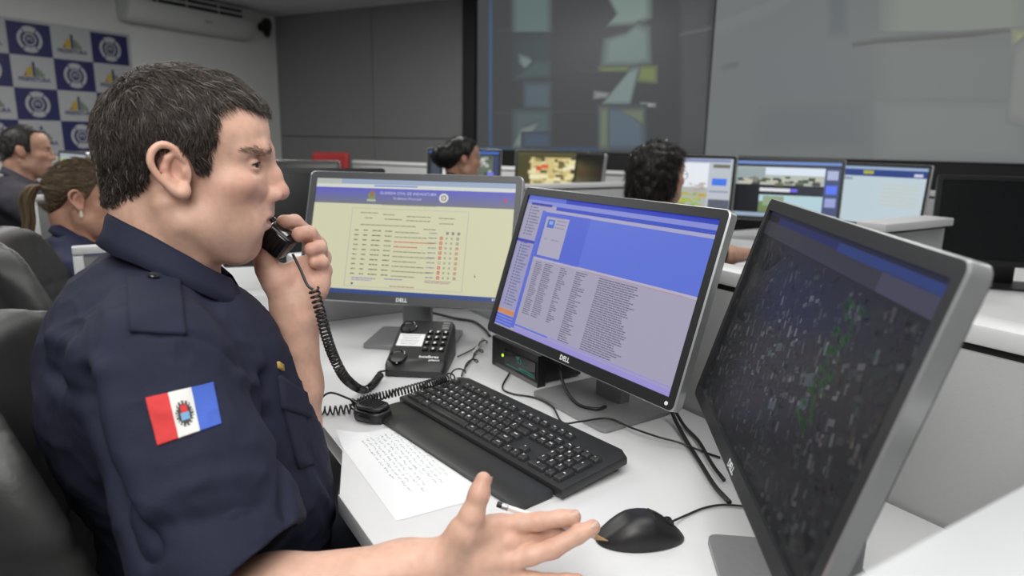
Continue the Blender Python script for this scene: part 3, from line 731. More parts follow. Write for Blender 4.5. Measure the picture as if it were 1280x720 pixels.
# ------------------------------------------------------------------ mouse
mo = thing('mouse', 'black optical computer mouse on white desk near the nearest monitor', 'mouse', (.170, .785, DZ), math.atan2(.10, .99))
NU, NV = 22, 24; vs = []
def mouse_pt(u, a):
    x = -.058+.116*u; s = math.sin(PI*min(max(u, .0), 1.))**.42 if 0 < u < 1 else 0
    wd = .031*s*(1.-.10*math.cos((u-.35)*5)*0+.06*math.cos(u*PI)); hz = .037*(math.sin(PI*(u*.86+.06))**.75 if 0 < u < 1 else 0)*min(1, s*1.05)
    ca, sa = math.cos(a), math.sin(a)
    return (x, wd*math.copysign(abs(ca)**.8, ca), .0015+hz*max(sa, 0)**.85)
for i in range(NU+1):
    u = .5-.5*math.cos(PI*i/NU); u = min(max(u, .0005), .9995)
    for k in range(NV+1): vs.append(mouse_pt(u, PI*k/NV))
fs = [(i*(NV+1)+k, i*(NV+1)+k+1, (i+1)*(NV+1)+k+1, (i+1)*(NV+1)+k) for i in range(NU) for k in range(NV)]
b = MB().add(vs, fs); obj('shell', b, M_['blackg'] if False else M_['blackp'], mo, ang=180)
sk = MB(); sk.tube([(mouse_pt(u, a)[0], mouse_pt(u, a)[1], mouse_pt(u, a)[2]+.0003) for u, a in [(.62, PI*.12+PI*.76*t/12) for t in range(13)]], .0005, 4)
sk.tube([(mouse_pt(u, PI/2)[0], 0, mouse_pt(u, PI/2)[2]+.0003) for u in [.62+.03*t for t in range(12)]], .0005, 4)
obj('button_seam', sk, M_['black'], mo, ang=None)
wp = mouse_pt(.80, PI/2); obj('scroll_wheel', MB().lathe([(.004, -.0035), (.0085, -.003), (.0085, .003), (.004, .0035)], seg=18, M=Matrix.Translation((wp[0], 0, wp[2]-.0045)) @ Matrix.Rotation(PI/2, 4, 'X')), M_['blackg'], mo)
def deskpts(px, z=.0035, n=8): return spline([np.r_[onz(a, b_, DZ+(q[0] if q else z))[:2], DZ+(q[0] if q else z)] for a, b_, *q in px], n)
def cable(name, label, pts, r, m='blackp', cat='cable', group=None): return tag(obj(name, MB().tube(pts, r, 8), M_[m], ang=180), label, cat, group)
mlead = deskpts([(842, 651, .010), (858, 644), (880, 635), (905, 631), (940, 634), (985, 640)]); 
o = obj('lead', MB().tube([tuple(np.array(mo.matrix_basis.inverted() @ Vector(p))) for p in mlead], .0016, 8), M_['blackp'], mo, ang=180)
# ----------------------------------------------------------- thin computer
bo_ = onz(619, 455, DZ); bo2 = onz(677.5, 486, DZ); bd = bo2-bo_; BL = np.linalg.norm(bd); bd /= BL; BL -= .012
tc_ = thing('mini_computer', 'small black box computer with green light under the middle monitor', 'computer', bo_, math.atan2(bd[1], bd[0]))
b = MB(); hB, dB, fl_ = .062, .105, .012
b.box((BL/2, dB/2+.012, hB/2+.001), (BL-.012, dB, hB-.006), .003)
obj('case', b, M_['blackp'], tc_)
b = MB(); fo = [(-.004, .0), (BL+.004, 0), (BL+.004, hB+.006), (-.004, hB+.006)]; fi = [(.006, .006), (BL-.006, .006), (BL-.006, hB), (.006, hB)]
vs = [(x, -.006, z) for x, z in fo]+[(x, .0, z) for x, z in fi]+[(x, .014, z) for x, z in fo]
b.add(vs, [(k, (k+1) % 4, 4+(k+1) % 4, 4+k) for k in range(4)]+[((k+1) % 4, k, 8+k, 8+(k+1) % 4) for k in range(4)]+[(4, 5, 6, 7)])
b.rect(.04, .012, BL-.012, .048, -.0012, 1)
obj('front_panel', b, [M_['blackp'], M_['blackg']], tc_)
M_['led'] = emat('green_led', 1.6, col=(.45, .85, .05, 1)); M_['tealp'] = mat('teal_print', (.02, .22, .17, 1), .5)
obj('power_light', MB().lathe([(.0035, 0), (.003, .0016), (.001, .0022)], seg=12, M=Matrix.Translation((.032, 0, .03)) @ Matrix.Rotation(PI/2, 4, 'X')), M_['led'], tc_)
b = MB().rect(.05, .014, BL-.016, .0165, -.0016, 0); b.rect(.10, .0185, BL-.018, .022, -.0016, 0)
b.add([(.085, -.0016, .042), (.095, -.0016, .034), (.1, -.0016, .045), (.11, -.0016, .036), (.105, -.0016, .03), (.09, -.0016, .031)], [(0, 1, 2), (2, 3, 4), (1, 5, 4)])
b.text('thin', Matrix.Translation((.122, -.0016, .034)) @ XZ, .011, 0)
obj('logo', b, M_['tealp'], tc_, ang=None)
# -------------------------------------------------------------- desk phone
f_l, f_r = onz(479, 471, DZ), onz(556, 474, DZ); pd = f_r-f_l; PHW = np.linalg.norm(pd); pd /= PHW
ph = thing('desk_phone', 'black push button desk phone with white label, handset lifted off', 'telephone', f_l, math.atan2(pd[1], pd[0]))
PHD = .178
def wedge(u): return .026+.052*u**.9 if u > 0 else .02     # top height along the depth
out = MB(); NS = 12; vs = []
for i in range(NS+1):
    u = i/NS; yy = PHD*u; h = wedge(u)*(1-.25*max(0, (.12-u)/.12)**2); ins = .004*(max(0, .1-u)/.1)**2+.004*(max(0, u-.93)/.07)**2
    for x, zz in ((ins, .0), (ins+.001, h-.008), (ins+.007, h), (PHW-ins-.007, h), (PHW-ins-.001, h-.008), (PHW-ins, 0)): vs.append((x, yy, zz+.003 if zz == 0 else zz))
n = 6; out.add(vs, [(i*n+k, i*n+(k+1) % n, (i+1)*n+(k+1) % n, (i+1)*n+k) for i in range(NS) for k in range(n)]+[tuple(range(n))[::-1], tuple(range(NS*n, NS*n+n))])
obj('body', out, M_['keyp'], ph, ang=40)
sl_ = math.atan2(wedge(.9)-wedge(.2), PHD*.7)
def PT(u, x): return Matrix.Translation((x*PHW, u*PHD, wedge(u)+.0005)) @ Matrix.Rotation(sl_, 4, 'X')
for uu in (.16, .82):      # ear and mouth wells of the cradle
    cr = MB(); prof = [(.0, -.006), (.016, -.004), (.021, .0015), (.024, .0025), (.026, 0)]
    vs = []; S = 24
    for r_, zz in prof:
        for k in range(S):
            w = 2*PI*k/S; vs.append((r_*math.cos(w)*.78, r_*math.sin(w)*1.0, zz))
    cr.add(vs, [(i*S+k, i*S+(k+1) % S, (i+1)*S+(k+1) % S, (i+1)*S+k) for i in range(len(prof)-1) for k in range(S)], M=PT(uu, .19))
    obj('cradle_well', cr, M_['blackg'], ph)
obj('hook_switch', MB().box((0, 0, .004), (.014, .012, .008), .002, M=PT(.70, .19)), M_['blackp'], ph)
lb = MB().box((0, 0, .0006), (.058, .05, .0012), M=PT(.52, .31)); 
obj('label_card', lb, M_['paper'], ph, ang=None)
lt = MB()
for r_ in range(6): lt.box((-.002, .018-.007*r_, .0014), (.044-.004*(r_ % 3), .0009, .0003), M=PT(.52, .31))
obj('label_lines', lt, M_['stand'], ph, ang=None)
for r_ in range(4):
    for c_ in range(3):
        M = PT(.32+.125*r_, .60+.135*c_)
        kb_ = MB().box((0, 0, .002), (.0135, .0105, .005), .0016, 2, 0)
        kb_.text('*0#987654321'[r_*3+2-c_] if False else ['*0#', '789', '456', '123'][r_][c_], Matrix.Translation((0, 0, .0048)), .009, 1, bold=.08)
        obj('phone_key', kb_, [M_['blackg'], M_['white']], ph, M=M)
for r_ in range(3):
    obj('function_key', MB().box((0, 0, .0015), (.017, .006, .004), .0014), M_['stand'], ph, M=PT(.80+.06*r_, .84))
b = MB().text('intelbras', PT(.175, .70) @ Matrix.Translation((0, 0, .0006)), .0125, bold=.03); b.text('pleno', PT(.115, .80) @ Matrix.Translation((0, 0, .0006)), .0105, bold=.02)
obj('logo', b, M_['white'], ph, ang=None)
# =================================================================== people
# head frame: origin between the ears at eye height, x forward, y to the person's left, z up
M_['skin'] = mat('skin', None, .45, attr='Col', var=.05, scale=70, bump=.14, bscale=420, sss=.12, spec=.4)
M_['eye'] = mat('eyeball', None, .12, attr='Col', var=0)
M_['hair'] = mat('hair_strands', None, .42, attr='Col', var=.2, scale=160, spec=.35)
M_['uniform'] = mat('navy_uniform_cloth', (.0145, .0170, .036, 1), .8, var=.2, scale=25, bump=.3, bscale=900, spec=.25)
M_['uniform2'] = mat('navy_polo_cloth', (.012, .017, .050, 1), .8, var=.2, scale=25)
M_['greyshirt'] = mat('dark_grey_shirt', (.036, .034, .046, 1), .85, var=.15, scale=25)
M_['darktop'] = mat('black_top', (.012, .012, .016, 1), .85, var=.15, scale=25)
M_['trouser'] = mat('navy_trousers', (.010, .012, .026, 1), .8, var=.15, scale=25)
M_['shoe'] = mat('black_shoe', (.008, .008, .008, 1), .3)
M_['lash'] = mat('eyelash', (.02, .014, .011, 1), .6)
M_['btn'] = mat('dark_button', (.02, .022, .03, 1), .25)

def rotx(a): c, s = math.cos(a), math.sin(a); return np.array([[1, 0, 0], [0, c, -s], [0, s, c]])
def roty(a): c, s = math.cos(a), math.sin(a); return np.array([[c, 0, s], [0, 1, 0], [-s, 0, c]])
def rotz(a): c, s = math.cos(a), math.sin(a); return np.array([[c, -s, 0], [s, c, 0], [0, 0, 1]])
class Frame:
    """a Sculpt seen through a local frame: p = o + A q"""
    def __init__(s, S, o, A=np.eye(3)): s.S, s.o, s.A = S, np.asarray(o, float), np.asarray(A, float)
    def w(s, q): return s.o+s.A@np.asarray(q, float)
    def ell(s, c, r, k=.01, rot=None, op='+'):
        s.S.ell(s.w(c), r, k, s.A if rot is None else s.A@rot, op)
    def limb(s, a, b, ra, rb, k=.01, op='+'): s.S.limb(s.w(a), s.w(b), ra, rb, k, op)
    def chain(s, pts, rs, k=.004, op='+'): s.S.chain([s.w(p) for p in pts], rs, k, op)
EAR = [(0, 7), (-8, 21), (-21, 27), (-32, 20), (-36, 6), (-30, -10), (-20, -23), (-10, -32), (-3, -33), (-1, -25)]
def cranium(F):
    F.ell((.000, 0, .036), (.089, .072, .078), .01)
    F.ell((.052, 0, .036), (.0505, .056, .052), .03)
    F.ell((-.045, 0, .012), (.046, .060, .058), .03)
def add_head(F, sx=1.0, ears=True, neck=.056, fine=True, ex=0.):
    cranium(F)
    F.ell((.037, 0, -.030), (.054, .052, .070), .025)                # mid face
    F.ell((.030, 0, -.082), (.052, .051, .046), .03)                 # jaw
    F.ell((.0605, 0, -.107), (.0180, .022, .0165), .022)              # chin
    for s in (-1, 1):
        F.limb((.002, s*.055, -.070), (.054, s*.020, -.111), .016, .013, .03)
        F.ell((.060, s*.043, -.024), (.026, .021, .019), .025)       # cheek bone
        F.ell((.038, s*.038, -.056), (.028, .019, .030), .025)       # cheek
        F.chain([(.0965, s*.006, .0165), (.0905, s*.028, .0195), (.069, s*.048, .0165)], [.0082, .0078, .0065], .014)   # brow
        F.ell((.0975, s*.038, .000), (.0175, .0175, .0108), .012, op='-')         # eye socket
    F.limb((.090, 0, .004), (.0965, 0, -.034), .0115, .0135, .012)
    F.chain([(.0975, 0, .004), (.1060, 0, -.013), (.1115, 0, -.029)], [.0074, .0072, .0080], .010)
    F.ell((.1125, 0, -.0362), (.0112, .0108, .0112), .006)
    for s in (-1, 1):
        F.ell((.1030, s*.0132, -.0395), (.0122, .0064, .0088), .004)
        F.ell((.1060, s*.0085, -.0490), (.0070, .0032, .0034), .003, op='-')
        F.limb((.0945, s*.021, -.036), (.078, s*.031, -.060), .0012, .001, .012, op='-')  # smile fold
    for s in (-1, 1): F.ell((.076, s*.022, -.030), (.017, .014, .018), .018)
    F.ell((.088, 0, -.058), (.0150, .022, .015), .012)              # philtrum
    F.ell((.0945, 0, -.0665), (.0075, .0215, .0050), .005)           # upper lip
    F.ell((.0905, 0, -.0815), (.0078, .0195, .0062), .005)           # lower lip
    F.chain([(.0990, -.0, -.0738), (.0945, -.016, -.0735), (.0815, -.0275, -.0742)], [.0016, .0016, .0012], .003, op='-'); F.chain([(.0990, .0, -.0738), (.0945, .016, -.0735), (.0815, .0275, -.0742)], [.0016, .0016, .0012], .003, op='-')   # mouth
    for s in (-1, 1): F.ell((.064, s*.031, -.078), (.024, .013, .022), .022)
    F.ell((.0960, 0, -.0945), (.0085, .022, .0055), .008, op='-')    # under the lip
    # neck
    F.limb((-.032, 0, -.060), (-.040, 0, -.190), neck-.002, neck+.006, .02)
    F.ell((-.060, 0, -.055), (.036, .045, .05), .02)
    for s in (-1, 1):
        F.limb((-.018, s*.056, -.045), (.012, s*.018, -.165), .013, .011, .02)
    F.ell((.006, 0, -.150), (.018, .016, .022), .02)
    if ears:
        for s in (-1, 1):
            E = lambda x, z, o: (x/1000+ex, s*(.0655+o), z/1000)
            F.ell((-.013+ex, s*.071, -.003), (.020, .0045, .027), .005, rot=roty(-.25)@rotz(s*.28))
            if fine:
                off = lambda x: .012+max(0, -x)*.00030
                er = spline([(x, z, r_*1000) for (x, z), r_ in zip(EAR, [.0028, .0033, .0036, .0036, .0035, .0034, .0040, .0058, .0062, .0045])], 4)
                F.chain([E(q[0]*.95-.5, q[1]*.95, off(q[0])) for q in er], [q[2]/1000 for q in er], .003)
                F.chain([E(x, z, .013) for x, z in ((-10, 15), (-19, 9), (-22, -2), (-19, -13), (-10, -20))], [.0035, .0048, .0050, .0046, .0035], .004)
                F.ell(E(-6, -28, .0105), (.0080, .0045, .0070), .005)
                F.ell(E(-3, -6, .011), (.0045, .0035, .0058), .004)
                F.ell(E(-10, -6, .014), (.0062, .0050, .0080), .004, op='-')
                F.ell(E(-25, 13, .015), (.0035, .0030, .0075), .003, op='-')
            else: F.ell((-.016, s*.078, -.003), (.017, .006, .030), .006, rot=roty(-.25))
def lids(F, op=.0042):
    """upper and lower lids around the eyeballs"""
    for s in (-1, 1):
        c = np.array([.0775, s*.0325, .0005]); cw = F.w(c).astype(np.float32); A = F.A.astype(np.float32)
        F.ell(c, (.0136, .0150, .0138), .004)
        def slit(P, cw=cw, A=A, s=s):
            q = (P-cw)@A; r = np.linalg.norm(q, axis=1)+1e-9; az = np.degrees(np.arctan2(q[:, 1]*s, q[:, 0])); el = np.degrees(np.arcsin(np.clip(q[:, 2]/r, -1, 1)))
            u = (az-14)/np.where(az > 14, 62, 58); lim = 1-np.clip(np.abs(u), 0, 1.3)**2.2; mid = 1.5-3.0*u
            v = np.maximum(el-mid-13*lim, mid-17*lim-el)*.00022
            return np.maximum(np.maximum(v, .0112-r), r-.022)
        F.S.custom(slit, cw-.022, cw+.022, .0008, '-')
        F.chain([c+[.0045, s*.0140, .0075], c+[.0100, s*.0060, .0098], c+[.0110, -s*.0050, .0096]], [.0008, .0011, .0009], .0025, op='-')   # lid crease
def skin_tone(base, red=(.50, .19, .15)):
    base = np.array(base)
    def f(P, head=None):
        c = np.tile(base, (len(P), 1)); c *= (1+.10*vnoise(P, 60)+.07*vnoise(P, 190, 3))[:, None]
        if head is not None:
            o, A = head; q = (P-o)@A
            def blob(cx, cy, cz, r, sy=True):
                y = np.abs(q[:, 1]) if sy else q[:, 1]
                return np.exp(-(((q[:, 0]-cx)/r[0])**2+((y-cy)/r[1])**2+((q[:, 2]-cz)/r[2])**2))
            def mixc(w, col): nonlocal c; c = c*(1-w[:, None])+np.array(col)*w[:, None]
            mixc(.35*blob(.07, .045, -.03, (.03, .03, .025)), red); mixc(.35*blob(.115, 0, -.035, (.014, .02, .014)), red)
            mixc(.40*blob(-.015, .08, .0, (.03, .012, .035)), red)
            mixc(.8*np.clip(blob(.098, 0, -.0665, (.014, .021, .0062))+blob(.096, 0, -.0785, (.014, .020, .0068)), 0, 1), (.46, .19, .165))
            beard = np.clip(blob(.085, 0, -.095, (.06, .06, .028))+.8*blob(.098, .0, -.055, (.02, .024, .009))+.55*blob(.03, .05, -.075, (.04, .03, .03)), 0, 1)
            mixc(.26*beard, (.33, .24, .20))
        return np.clip(c, 0, 1)
    return f
def eyeballs(parent, F, zoff, iris=(.05, .03, .02), look=(1, 0, 0), r=.0122):
    for s in (-1, 1):
        c = F.w((.0775, s*.0325, .0005)); u = np.arange(0, 25); V = []
        N = 20
        d0 = F.A@np.array(look); d0 = d0/np.linalg.norm(d0); a = np.cross(d0, [0, 0, 1.]); a /= np.linalg.norm(a); b = np.cross(a, d0)
        th = np.concatenate([np.linspace(0, .62, 9), np.linspace(.7, PI, 10)]); P = []; col = []; Fs = []
        for i, t in enumerate(th):
            for k in range(N):
                w = 2*PI*k/N; P.append(c+r*(d0*math.cos(t)+(a*math.cos(w)+b*math.sin(w))*math.sin(t)))
                col.append((.006, .006, .006) if t < .2 else iris if t < .55 else (.60, .56, .53))
        for i in range(len(th)-1):
            for k in range(N): Fs.append((i*N+k, i*N+(k+1) % N, (i+1)*N+(k+1) % N, (i+1)*N+k))
        np_mesh('eye', np.array(P)+[0, 0, zoff], Fs, M_['eye'], parent, np.array(col))
def lashes(parent, F, zoff):
    for s in (-1, 1):
        c = np.array([.0775, s*.0325, .0005]); up_ = []
        for a in np.linspace(-36, 66, 15):
            u = (a-14)/(62 if a > 14 else 58); el = 1.5-3*u+13*(1-abs(u)**2.2); r = .0139
            up_.append(tuple(F.w(c+r*np.array([math.cos(R(el))*math.cos(R(a)), s*math.cos(R(el))*math.sin(R(a)), math.sin(R(el))]))+[0, 0, zoff]))
        o = obj('eyelashes', MB().tube(up_, [.0003]+[.0009]*13+[.0004], 6), M_['lash'], parent, ang=180)
def strands(P, Nn, D, length, rad, lift, rnd, colf, seg=5, gravity=0., wave=0., sides=3, skull=None):
    """short tapered hairs growing from P along D, as one set of verts, faces and colours"""
    n = len(P); L = length*(rnd.uniform(.7, 1.25, n)); V = []; prev = P.copy(); d = D.copy()
    ax = np.cross(D, Nn); ax /= np.maximum(np.linalg.norm(ax, axis=1, keepdims=True), 1e-9)
    ph = rnd.uniform(0, 6.28, n); rows = []
    for i in range(seg+1):
        t = i/seg
        rows.append(prev+Nn*lift*(2*t*(1-t)+.5*t))
        d = d+np.array([0, 0, -gravity])/seg; d /= np.linalg.norm(d, axis=1, keepdims=True)
        prev = prev+d*(L/seg)[:, None]+ax*(wave*np.sin(ph+t*5))[:, None]/seg
    rows = np.stack(rows, 1)
    if skull is not None:
        S, off = skull; q = rows.reshape(-1, 3); v = S.ev(q); g_ = S.grad(q); push = np.clip(off-v, 0, .02); rows = (q+g_*push[:, None]).reshape(rows.shape)
    V = []; r0 = rad*rnd.uniform(.7, 1.3, n)
    for k in range(sides):
        w = 2*PI*k/sides
        o = (ax*math.cos(w)+Nn*math.sin(w))
        tap = np.array([1, .95, .85, .7, .5, .15] if seg == 5 else np.linspace(1, .15, seg+1))
        V.append(rows+o[:, None, :]*(r0[:, None]*tap[None])[:, :, None])
    V = np.stack(V, 2)                       # n, seg+1, sides, 3
    idx = np.arange(n*(seg+1)*sides).reshape(n, seg+1, sides); Fq = []
    for k in range(sides):
        a, b = idx[:, :-1, k], idx[:, :-1, (k+1) % sides]; c, e = idx[:, 1:, (k+1) % sides], idx[:, 1:, k]
        Fq.append(np.stack([a, b, c, e], -1).reshape(-1, 4))
    col = np.repeat(colf(P, rnd), (seg+1)*sides, axis=0)
    return V.reshape(-1, 3), np.concatenate(Fq), col
def join(parts):
    V = []; Fc = []; Cc = []; o = 0
    for v, f, c in parts: V.append(v); Fc.append(np.asarray(f)+o); Cc.append(c); o += len(v)
    return np.concatenate(V), np.concatenate(Fc), np.concatenate(Cc)
def surf_pts(V, F, n, rnd):
    """random points on a quad mesh with normals"""
    a, b, c, d = (V[F[:, i]] for i in range(4)); nr = np.cross(c-a, d-b); A = np.linalg.norm(nr, axis=1)
    k = rnd.choice(len(F), n, p=A/A.sum()); u, v = rnd.uniform(0, 1, (2, n, 1))
    return (a[k]*(1-u)+b[k]*u)*(1-v)+(d[k]*(1-u)+c[k]*u)*v, nr[k]/A[k][:, None]
def hair_brown(P, rnd):
    n = len(P); b = np.array([.046, .036, .029]); c = np.tile(b, (n, 1))*rnd.uniform(.55, 1.7, (n, 1))
    gq = rnd.uniform(0, 1, n) < .06; c[gq] = np.array([.19, .175, .16]); return c

# ------------------------------------------------------------- the officer
O = atd(235, 205, .88); va = math.atan2(O[0], O[1]); FA = va+PI/2
fwv = np.array([math.sin(FA), math.cos(FA), 0]); lfv = np.array([-fwv[1], fwv[0], 0]); BM = np.stack([fwv, lfv, [0, 0, 1.]], 1)
HZ = O[2]
def lp(px, py, dep): return BM.T@(atd(px, py, dep)-O)
off = thing('person', 'man in navy uniform shirt with flag patch talking on a phone handset', 'person', (O[0], O[1], 0), math.atan2(fwv[1], fwv[0]))
UP = np.array([0, 0, HZ])
def up(V): return np.asarray(V)+UP
I3 = np.eye(3)
B_ = Sculpt(); HA0 = rotz(R(-10)); EX = .010; HF = Frame(B_, (0, 0, 0), HA0); add_head(HF, ex=EX); lids(HF)
# torso under the shirt
B_.ell((-.035, 0, -.36), (.09, .15, .15), .03); B_.ell((-.02, 0, -.50), (.10, .14, .15), .04); B_.limb((-.055, -.15, -.235), (-.055, .15, -.235), .036, .036, .03)
# right arm
RS = np.array([-.045, -.195, -.225]); RE_ = lp(232, 778, .690); RW = lp(534, 709, .745)
B_.limb(RS, RE_, .055, .045, .03)
mid = RE_+(RW-RE_)*.35
B_.chain([RE_, mid, RW+(RE_-RW)*.10, RW], [.046, .0455, .031, .029], .02)
def hand(paths, k=.0045): 
    for pts, rs, k_ in paths: B_.chain([lp(*p) for p in pts], rs, k_)
hand([([(547, 699, .748), (590, 676, .754), (627, 658, .760)], [.0195, .0165, .0128], .008),
      ([(545, 708, .744), (592, 690, .748), (636, 677, .753)], [.0195, .0165, .0128], .008),
      ([(543, 716, .744), (592, 705, .746), (640, 700, .747)], [.0190, .0160, .0128], .008),
      ([(542, 722, .746), (592, 720, .746), (640, 722, .748)], [.0175, .0150, .0118], .008),
      ([(556, 696, .738), (580, 664, .731)], [.0165, .0150], .016),
      ([(580, 664, .731), (590, 644, .728), (599, 617, .728), (604, 600, .731)], [.0150, .0128, .0108, .0088], .006),
      ([(580, 668, .738), (612, 659, .752)], [.0135, .0110], .016)])
hand([([(627, 657, .760), (650, 654, .757), (673, 652, .754), (701, 648, .753), (717, 646, .753)], [.0125, .0106, .0102, .0092, .0084], .004),
      ([(636, 677, .753), (664, 674, .764), (689, 671, .772), (712, 667, .778), (727, 663, .782)], [.0125, .0106, .0102, .0092, .0082], .004),
      ([(640, 700, .747), (664, 694, .745), (691, 686, .744), (722, 669, .746), (741, 659, .749)], [.0125, .0108, .0106, .0096, .0086], .004),
      ([(640, 722, .748), (666, 726, .745), (688, 728, .744), (708, 727, .744), (722, 726, .744)], [.0115, .0096, .0092, .0085, .0078], .004)])
# left arm and hand round the handset
LS = np.array([-.045, .195, -.225]); LE = lp(362, 536, 1.05); LW = lp(371, 380, 1.012)
B_.limb(LS, LE, .055, .044, .03)
B_.chain([LE, LE+(LW-LE)*.35, LW+(LE-LW)*.08, LW], [.045, .043, .032, .030], .02)
hand([([(362, 372, 1.008), (356, 352, 1.0), (376, 332, 1.012)], [.027, .020, .014], .018),
      ([(376, 372, 1.014), (384, 350, 1.016), (396, 324, 1.028)], [.024, .019, .0135], .016),
      ([(380, 368, 1.014), (390, 352, 1.016), (398, 338, 1.022)], [.022, .018, .0135], .016),
      ([(384, 366, 1.012), (392, 358, 1.012), (398, 350, 1.016)], [.020, .017, .013], .016),
      ([(358, 366, 1.004), (344, 350, .996), (334, 336, .990), (330, 323, .985), (333, 314, .982)], [.022, .018, .0145, .012, .0105], .012)])
hand([([(394, 320, 1.030), (384, 292, 1.042), (368, 278, 1.020), (355, 278, .992)], [.0132, .0118, .0116, .0112], .005),
      ([(398, 334, 1.024), (398, 306, 1.034), (386, 292, 1.010), (374, 293, .986)], [.0132, .0118, .0116, .0112], .005),
      ([(400, 346, 1.018), (404, 322, 1.026), (399, 310, 1.004), (389, 312, .984)], [.0128, .0114, .0110, .0104], .005),
      ([(398, 354, 1.012), (406, 338, 1.016), (402, 328, 1.000), (393, 328, .988)], [.0115, .0102, .0096, .0090], .005)])
V, Fq = B_.mesh(.0018, 1)
tone = skin_tone((.66, .405, .305))
colr = tone(V, (np.zeros(3), HA0))
for (px_, py_, dp_), rr_, kk_ in [((627, 655, .757), .012, .35), ((636, 676, .750), .012, .35), ((640, 699, .745), .012, .35), ((673, 650, .752), .010, .4), ((691, 684, .742), .010, .4), ((689, 728, .742), .010, .4), ((599, 617, .726), .010, .4), ((718, 646, .752), .010, .4), ((741, 659, .748), .010, .4), ((604, 600, .730), .010, .35), ((722, 726, .743), .010, .4),
        ((355, 277, .985), .013, .5), ((374, 292, .98), .013, .5), ((390, 311, .98), .013, .5), ((393, 328, .985), .012, .45), ((384, 350, 1.0), .02, .25), ((356, 352, .99), .02, .3)]:
    w_ = (kk_*np.exp(-(np.linalg.norm(V-lp(px_, py_, dp_), axis=1)/rr_)**2))[:, None]; colr = colr*(1-w_)+np.array([.56, .25, .19])*w_
np_mesh('body', up(V), Fq, M_['skin'], off, colr)
eyeballs(off, HF, HZ, look=(1, -.22, -.12))
lashes(off, HF, HZ)
# hair: cap plus strands
CS = Sculpt(); CF = Frame(CS, (0, 0, 0)); cranium(CF)
CS.ell((.042, 0, -.030), (.054, .058, .070), .03); CS.ell((-.060, 0, -.055), (.036, .045, .05), .02)
def hair_mask(P):
    x, y, z = P[:, 0], np.abs(P[:, 1]), P[:, 2]
    side = EX+np.interp(z, [-.02, 0, .045, .066, .082, .098, .115], [.022, .027, .039, .040, .056, .090, .14])
    midl = np.interp(z, [0, .060, .068, .080], [.02, .06, .108, .2])
    w = np.clip((y-.022)/.026, 0, 1); w = w*w*(3-2*w)
    A = (midl*(1-w)+side*w-x)*.8
    zb = np.interp(x-EX, [-.12, -.085, -.06, -.042, -.036, -.028, .0, .004, .008, .03], [-.052, -.052, -.034, -.012, .005, .022, .022, .012, -.008, -.006])
    return np.minimum(A, z-zb)+.0022*vnoise(P, 220, 5)
def hair_thick(P):
    m = np.clip((hair_mask(P)+.002)/.010, 0, 1); m = m*m*(3-2*m)
    z = P[:, 2]; T = np.interp(z, [-.05, -.02, .03, .08, .12], [.0035, .0055, .0060, .0080, .0080]); T = np.where(P[:, 0] > .06, T*.7, T)
    return m*T-.004*(1-m)
hb = ((-.115, -.095, -.07), (.135, .095, .145))
HS = Sculpt()
cl = lambda P: (P*np.array([1, 1, 1]))
HS.custom(lambda P: CS.ev(P, .04)-hair_thick(P)-.0030*vnoise(P*np.array([1, 1, .45]), 85, 2)-.0014*vnoise(P*np.array([1, 1, .35]), 210, 2), *hb)
hV, hF = HS.mesh(.0028, 1)
keep = (hair_mask(hV) > -.004)[hF].all(1); 
rn = np.random.default_rng(4)
capc = np.tile(np.array([.020, .0145, .011]), (len(hV), 1))
hFk = hF[keep]
def flow(P, Nn, crown=(-.050, .012, .118)):
    d = P-np.array(crown); d /= np.linalg.norm(d, axis=1, keepdims=True)+1e-9
    top = np.clip((P[:, 2]-.05)/.06, 0, 1)[:, None]
    d = d+top*np.array([.75, -.25, 0])+(1-top)*np.array([-.05, 0, -1.0])+np.clip((P[:, 0]-.045)/.05, 0, 1)[:, None]*np.array([.5, -.1, -.25])
    d = d-Nn*np.sum(d*Nn, axis=1, keepdims=True); return d/(np.linalg.norm(d, axis=1, keepdims=True)+1e-9)
Ps, Ns = surf_pts(hV, hFk, 15000, rn); ok = hair_mask(Ps) > .0006; Ps, Ns = Ps[ok], Ns[ok]
g_ = CS.grad(Ps.astype(np.float32)); Ns = g_
jit = rn.normal(0, .34, Ps.shape); D = flow(Ps, Ns); clump = np.stack([vnoise(Ps, 75, 11), vnoise(Ps, 75, 12), vnoise(Ps, 75, 13)], 1)
D = D+jit*.5+clump*.75; D -= Ns*np.sum(D*Ns, axis=1, keepdims=True); D /= np.linalg.norm(D, axis=1, keepdims=True)
Lh = np.interp(Ps[:, 2], [-.05, 0, .06, .11], [.009, .015, .020, .026])*np.where(Ps[:, 0] > .08, .6, 1)*np.clip(hair_mask(Ps)/.012+.35, .35, 1)
st_ = strands(Ps-Ns*.0012, Ns, D, Lh,   .00042, .0045*rn.uniform(.3, 1.9, len(Ps))[:, None], rn, hair_brown, gravity=.25, wave=.003)
hv, hf, hc = join([(hV, hFk, capc), st_])
np_mesh('hair', up(hv@HA0.T), hf, M_['hair'], off, hc)
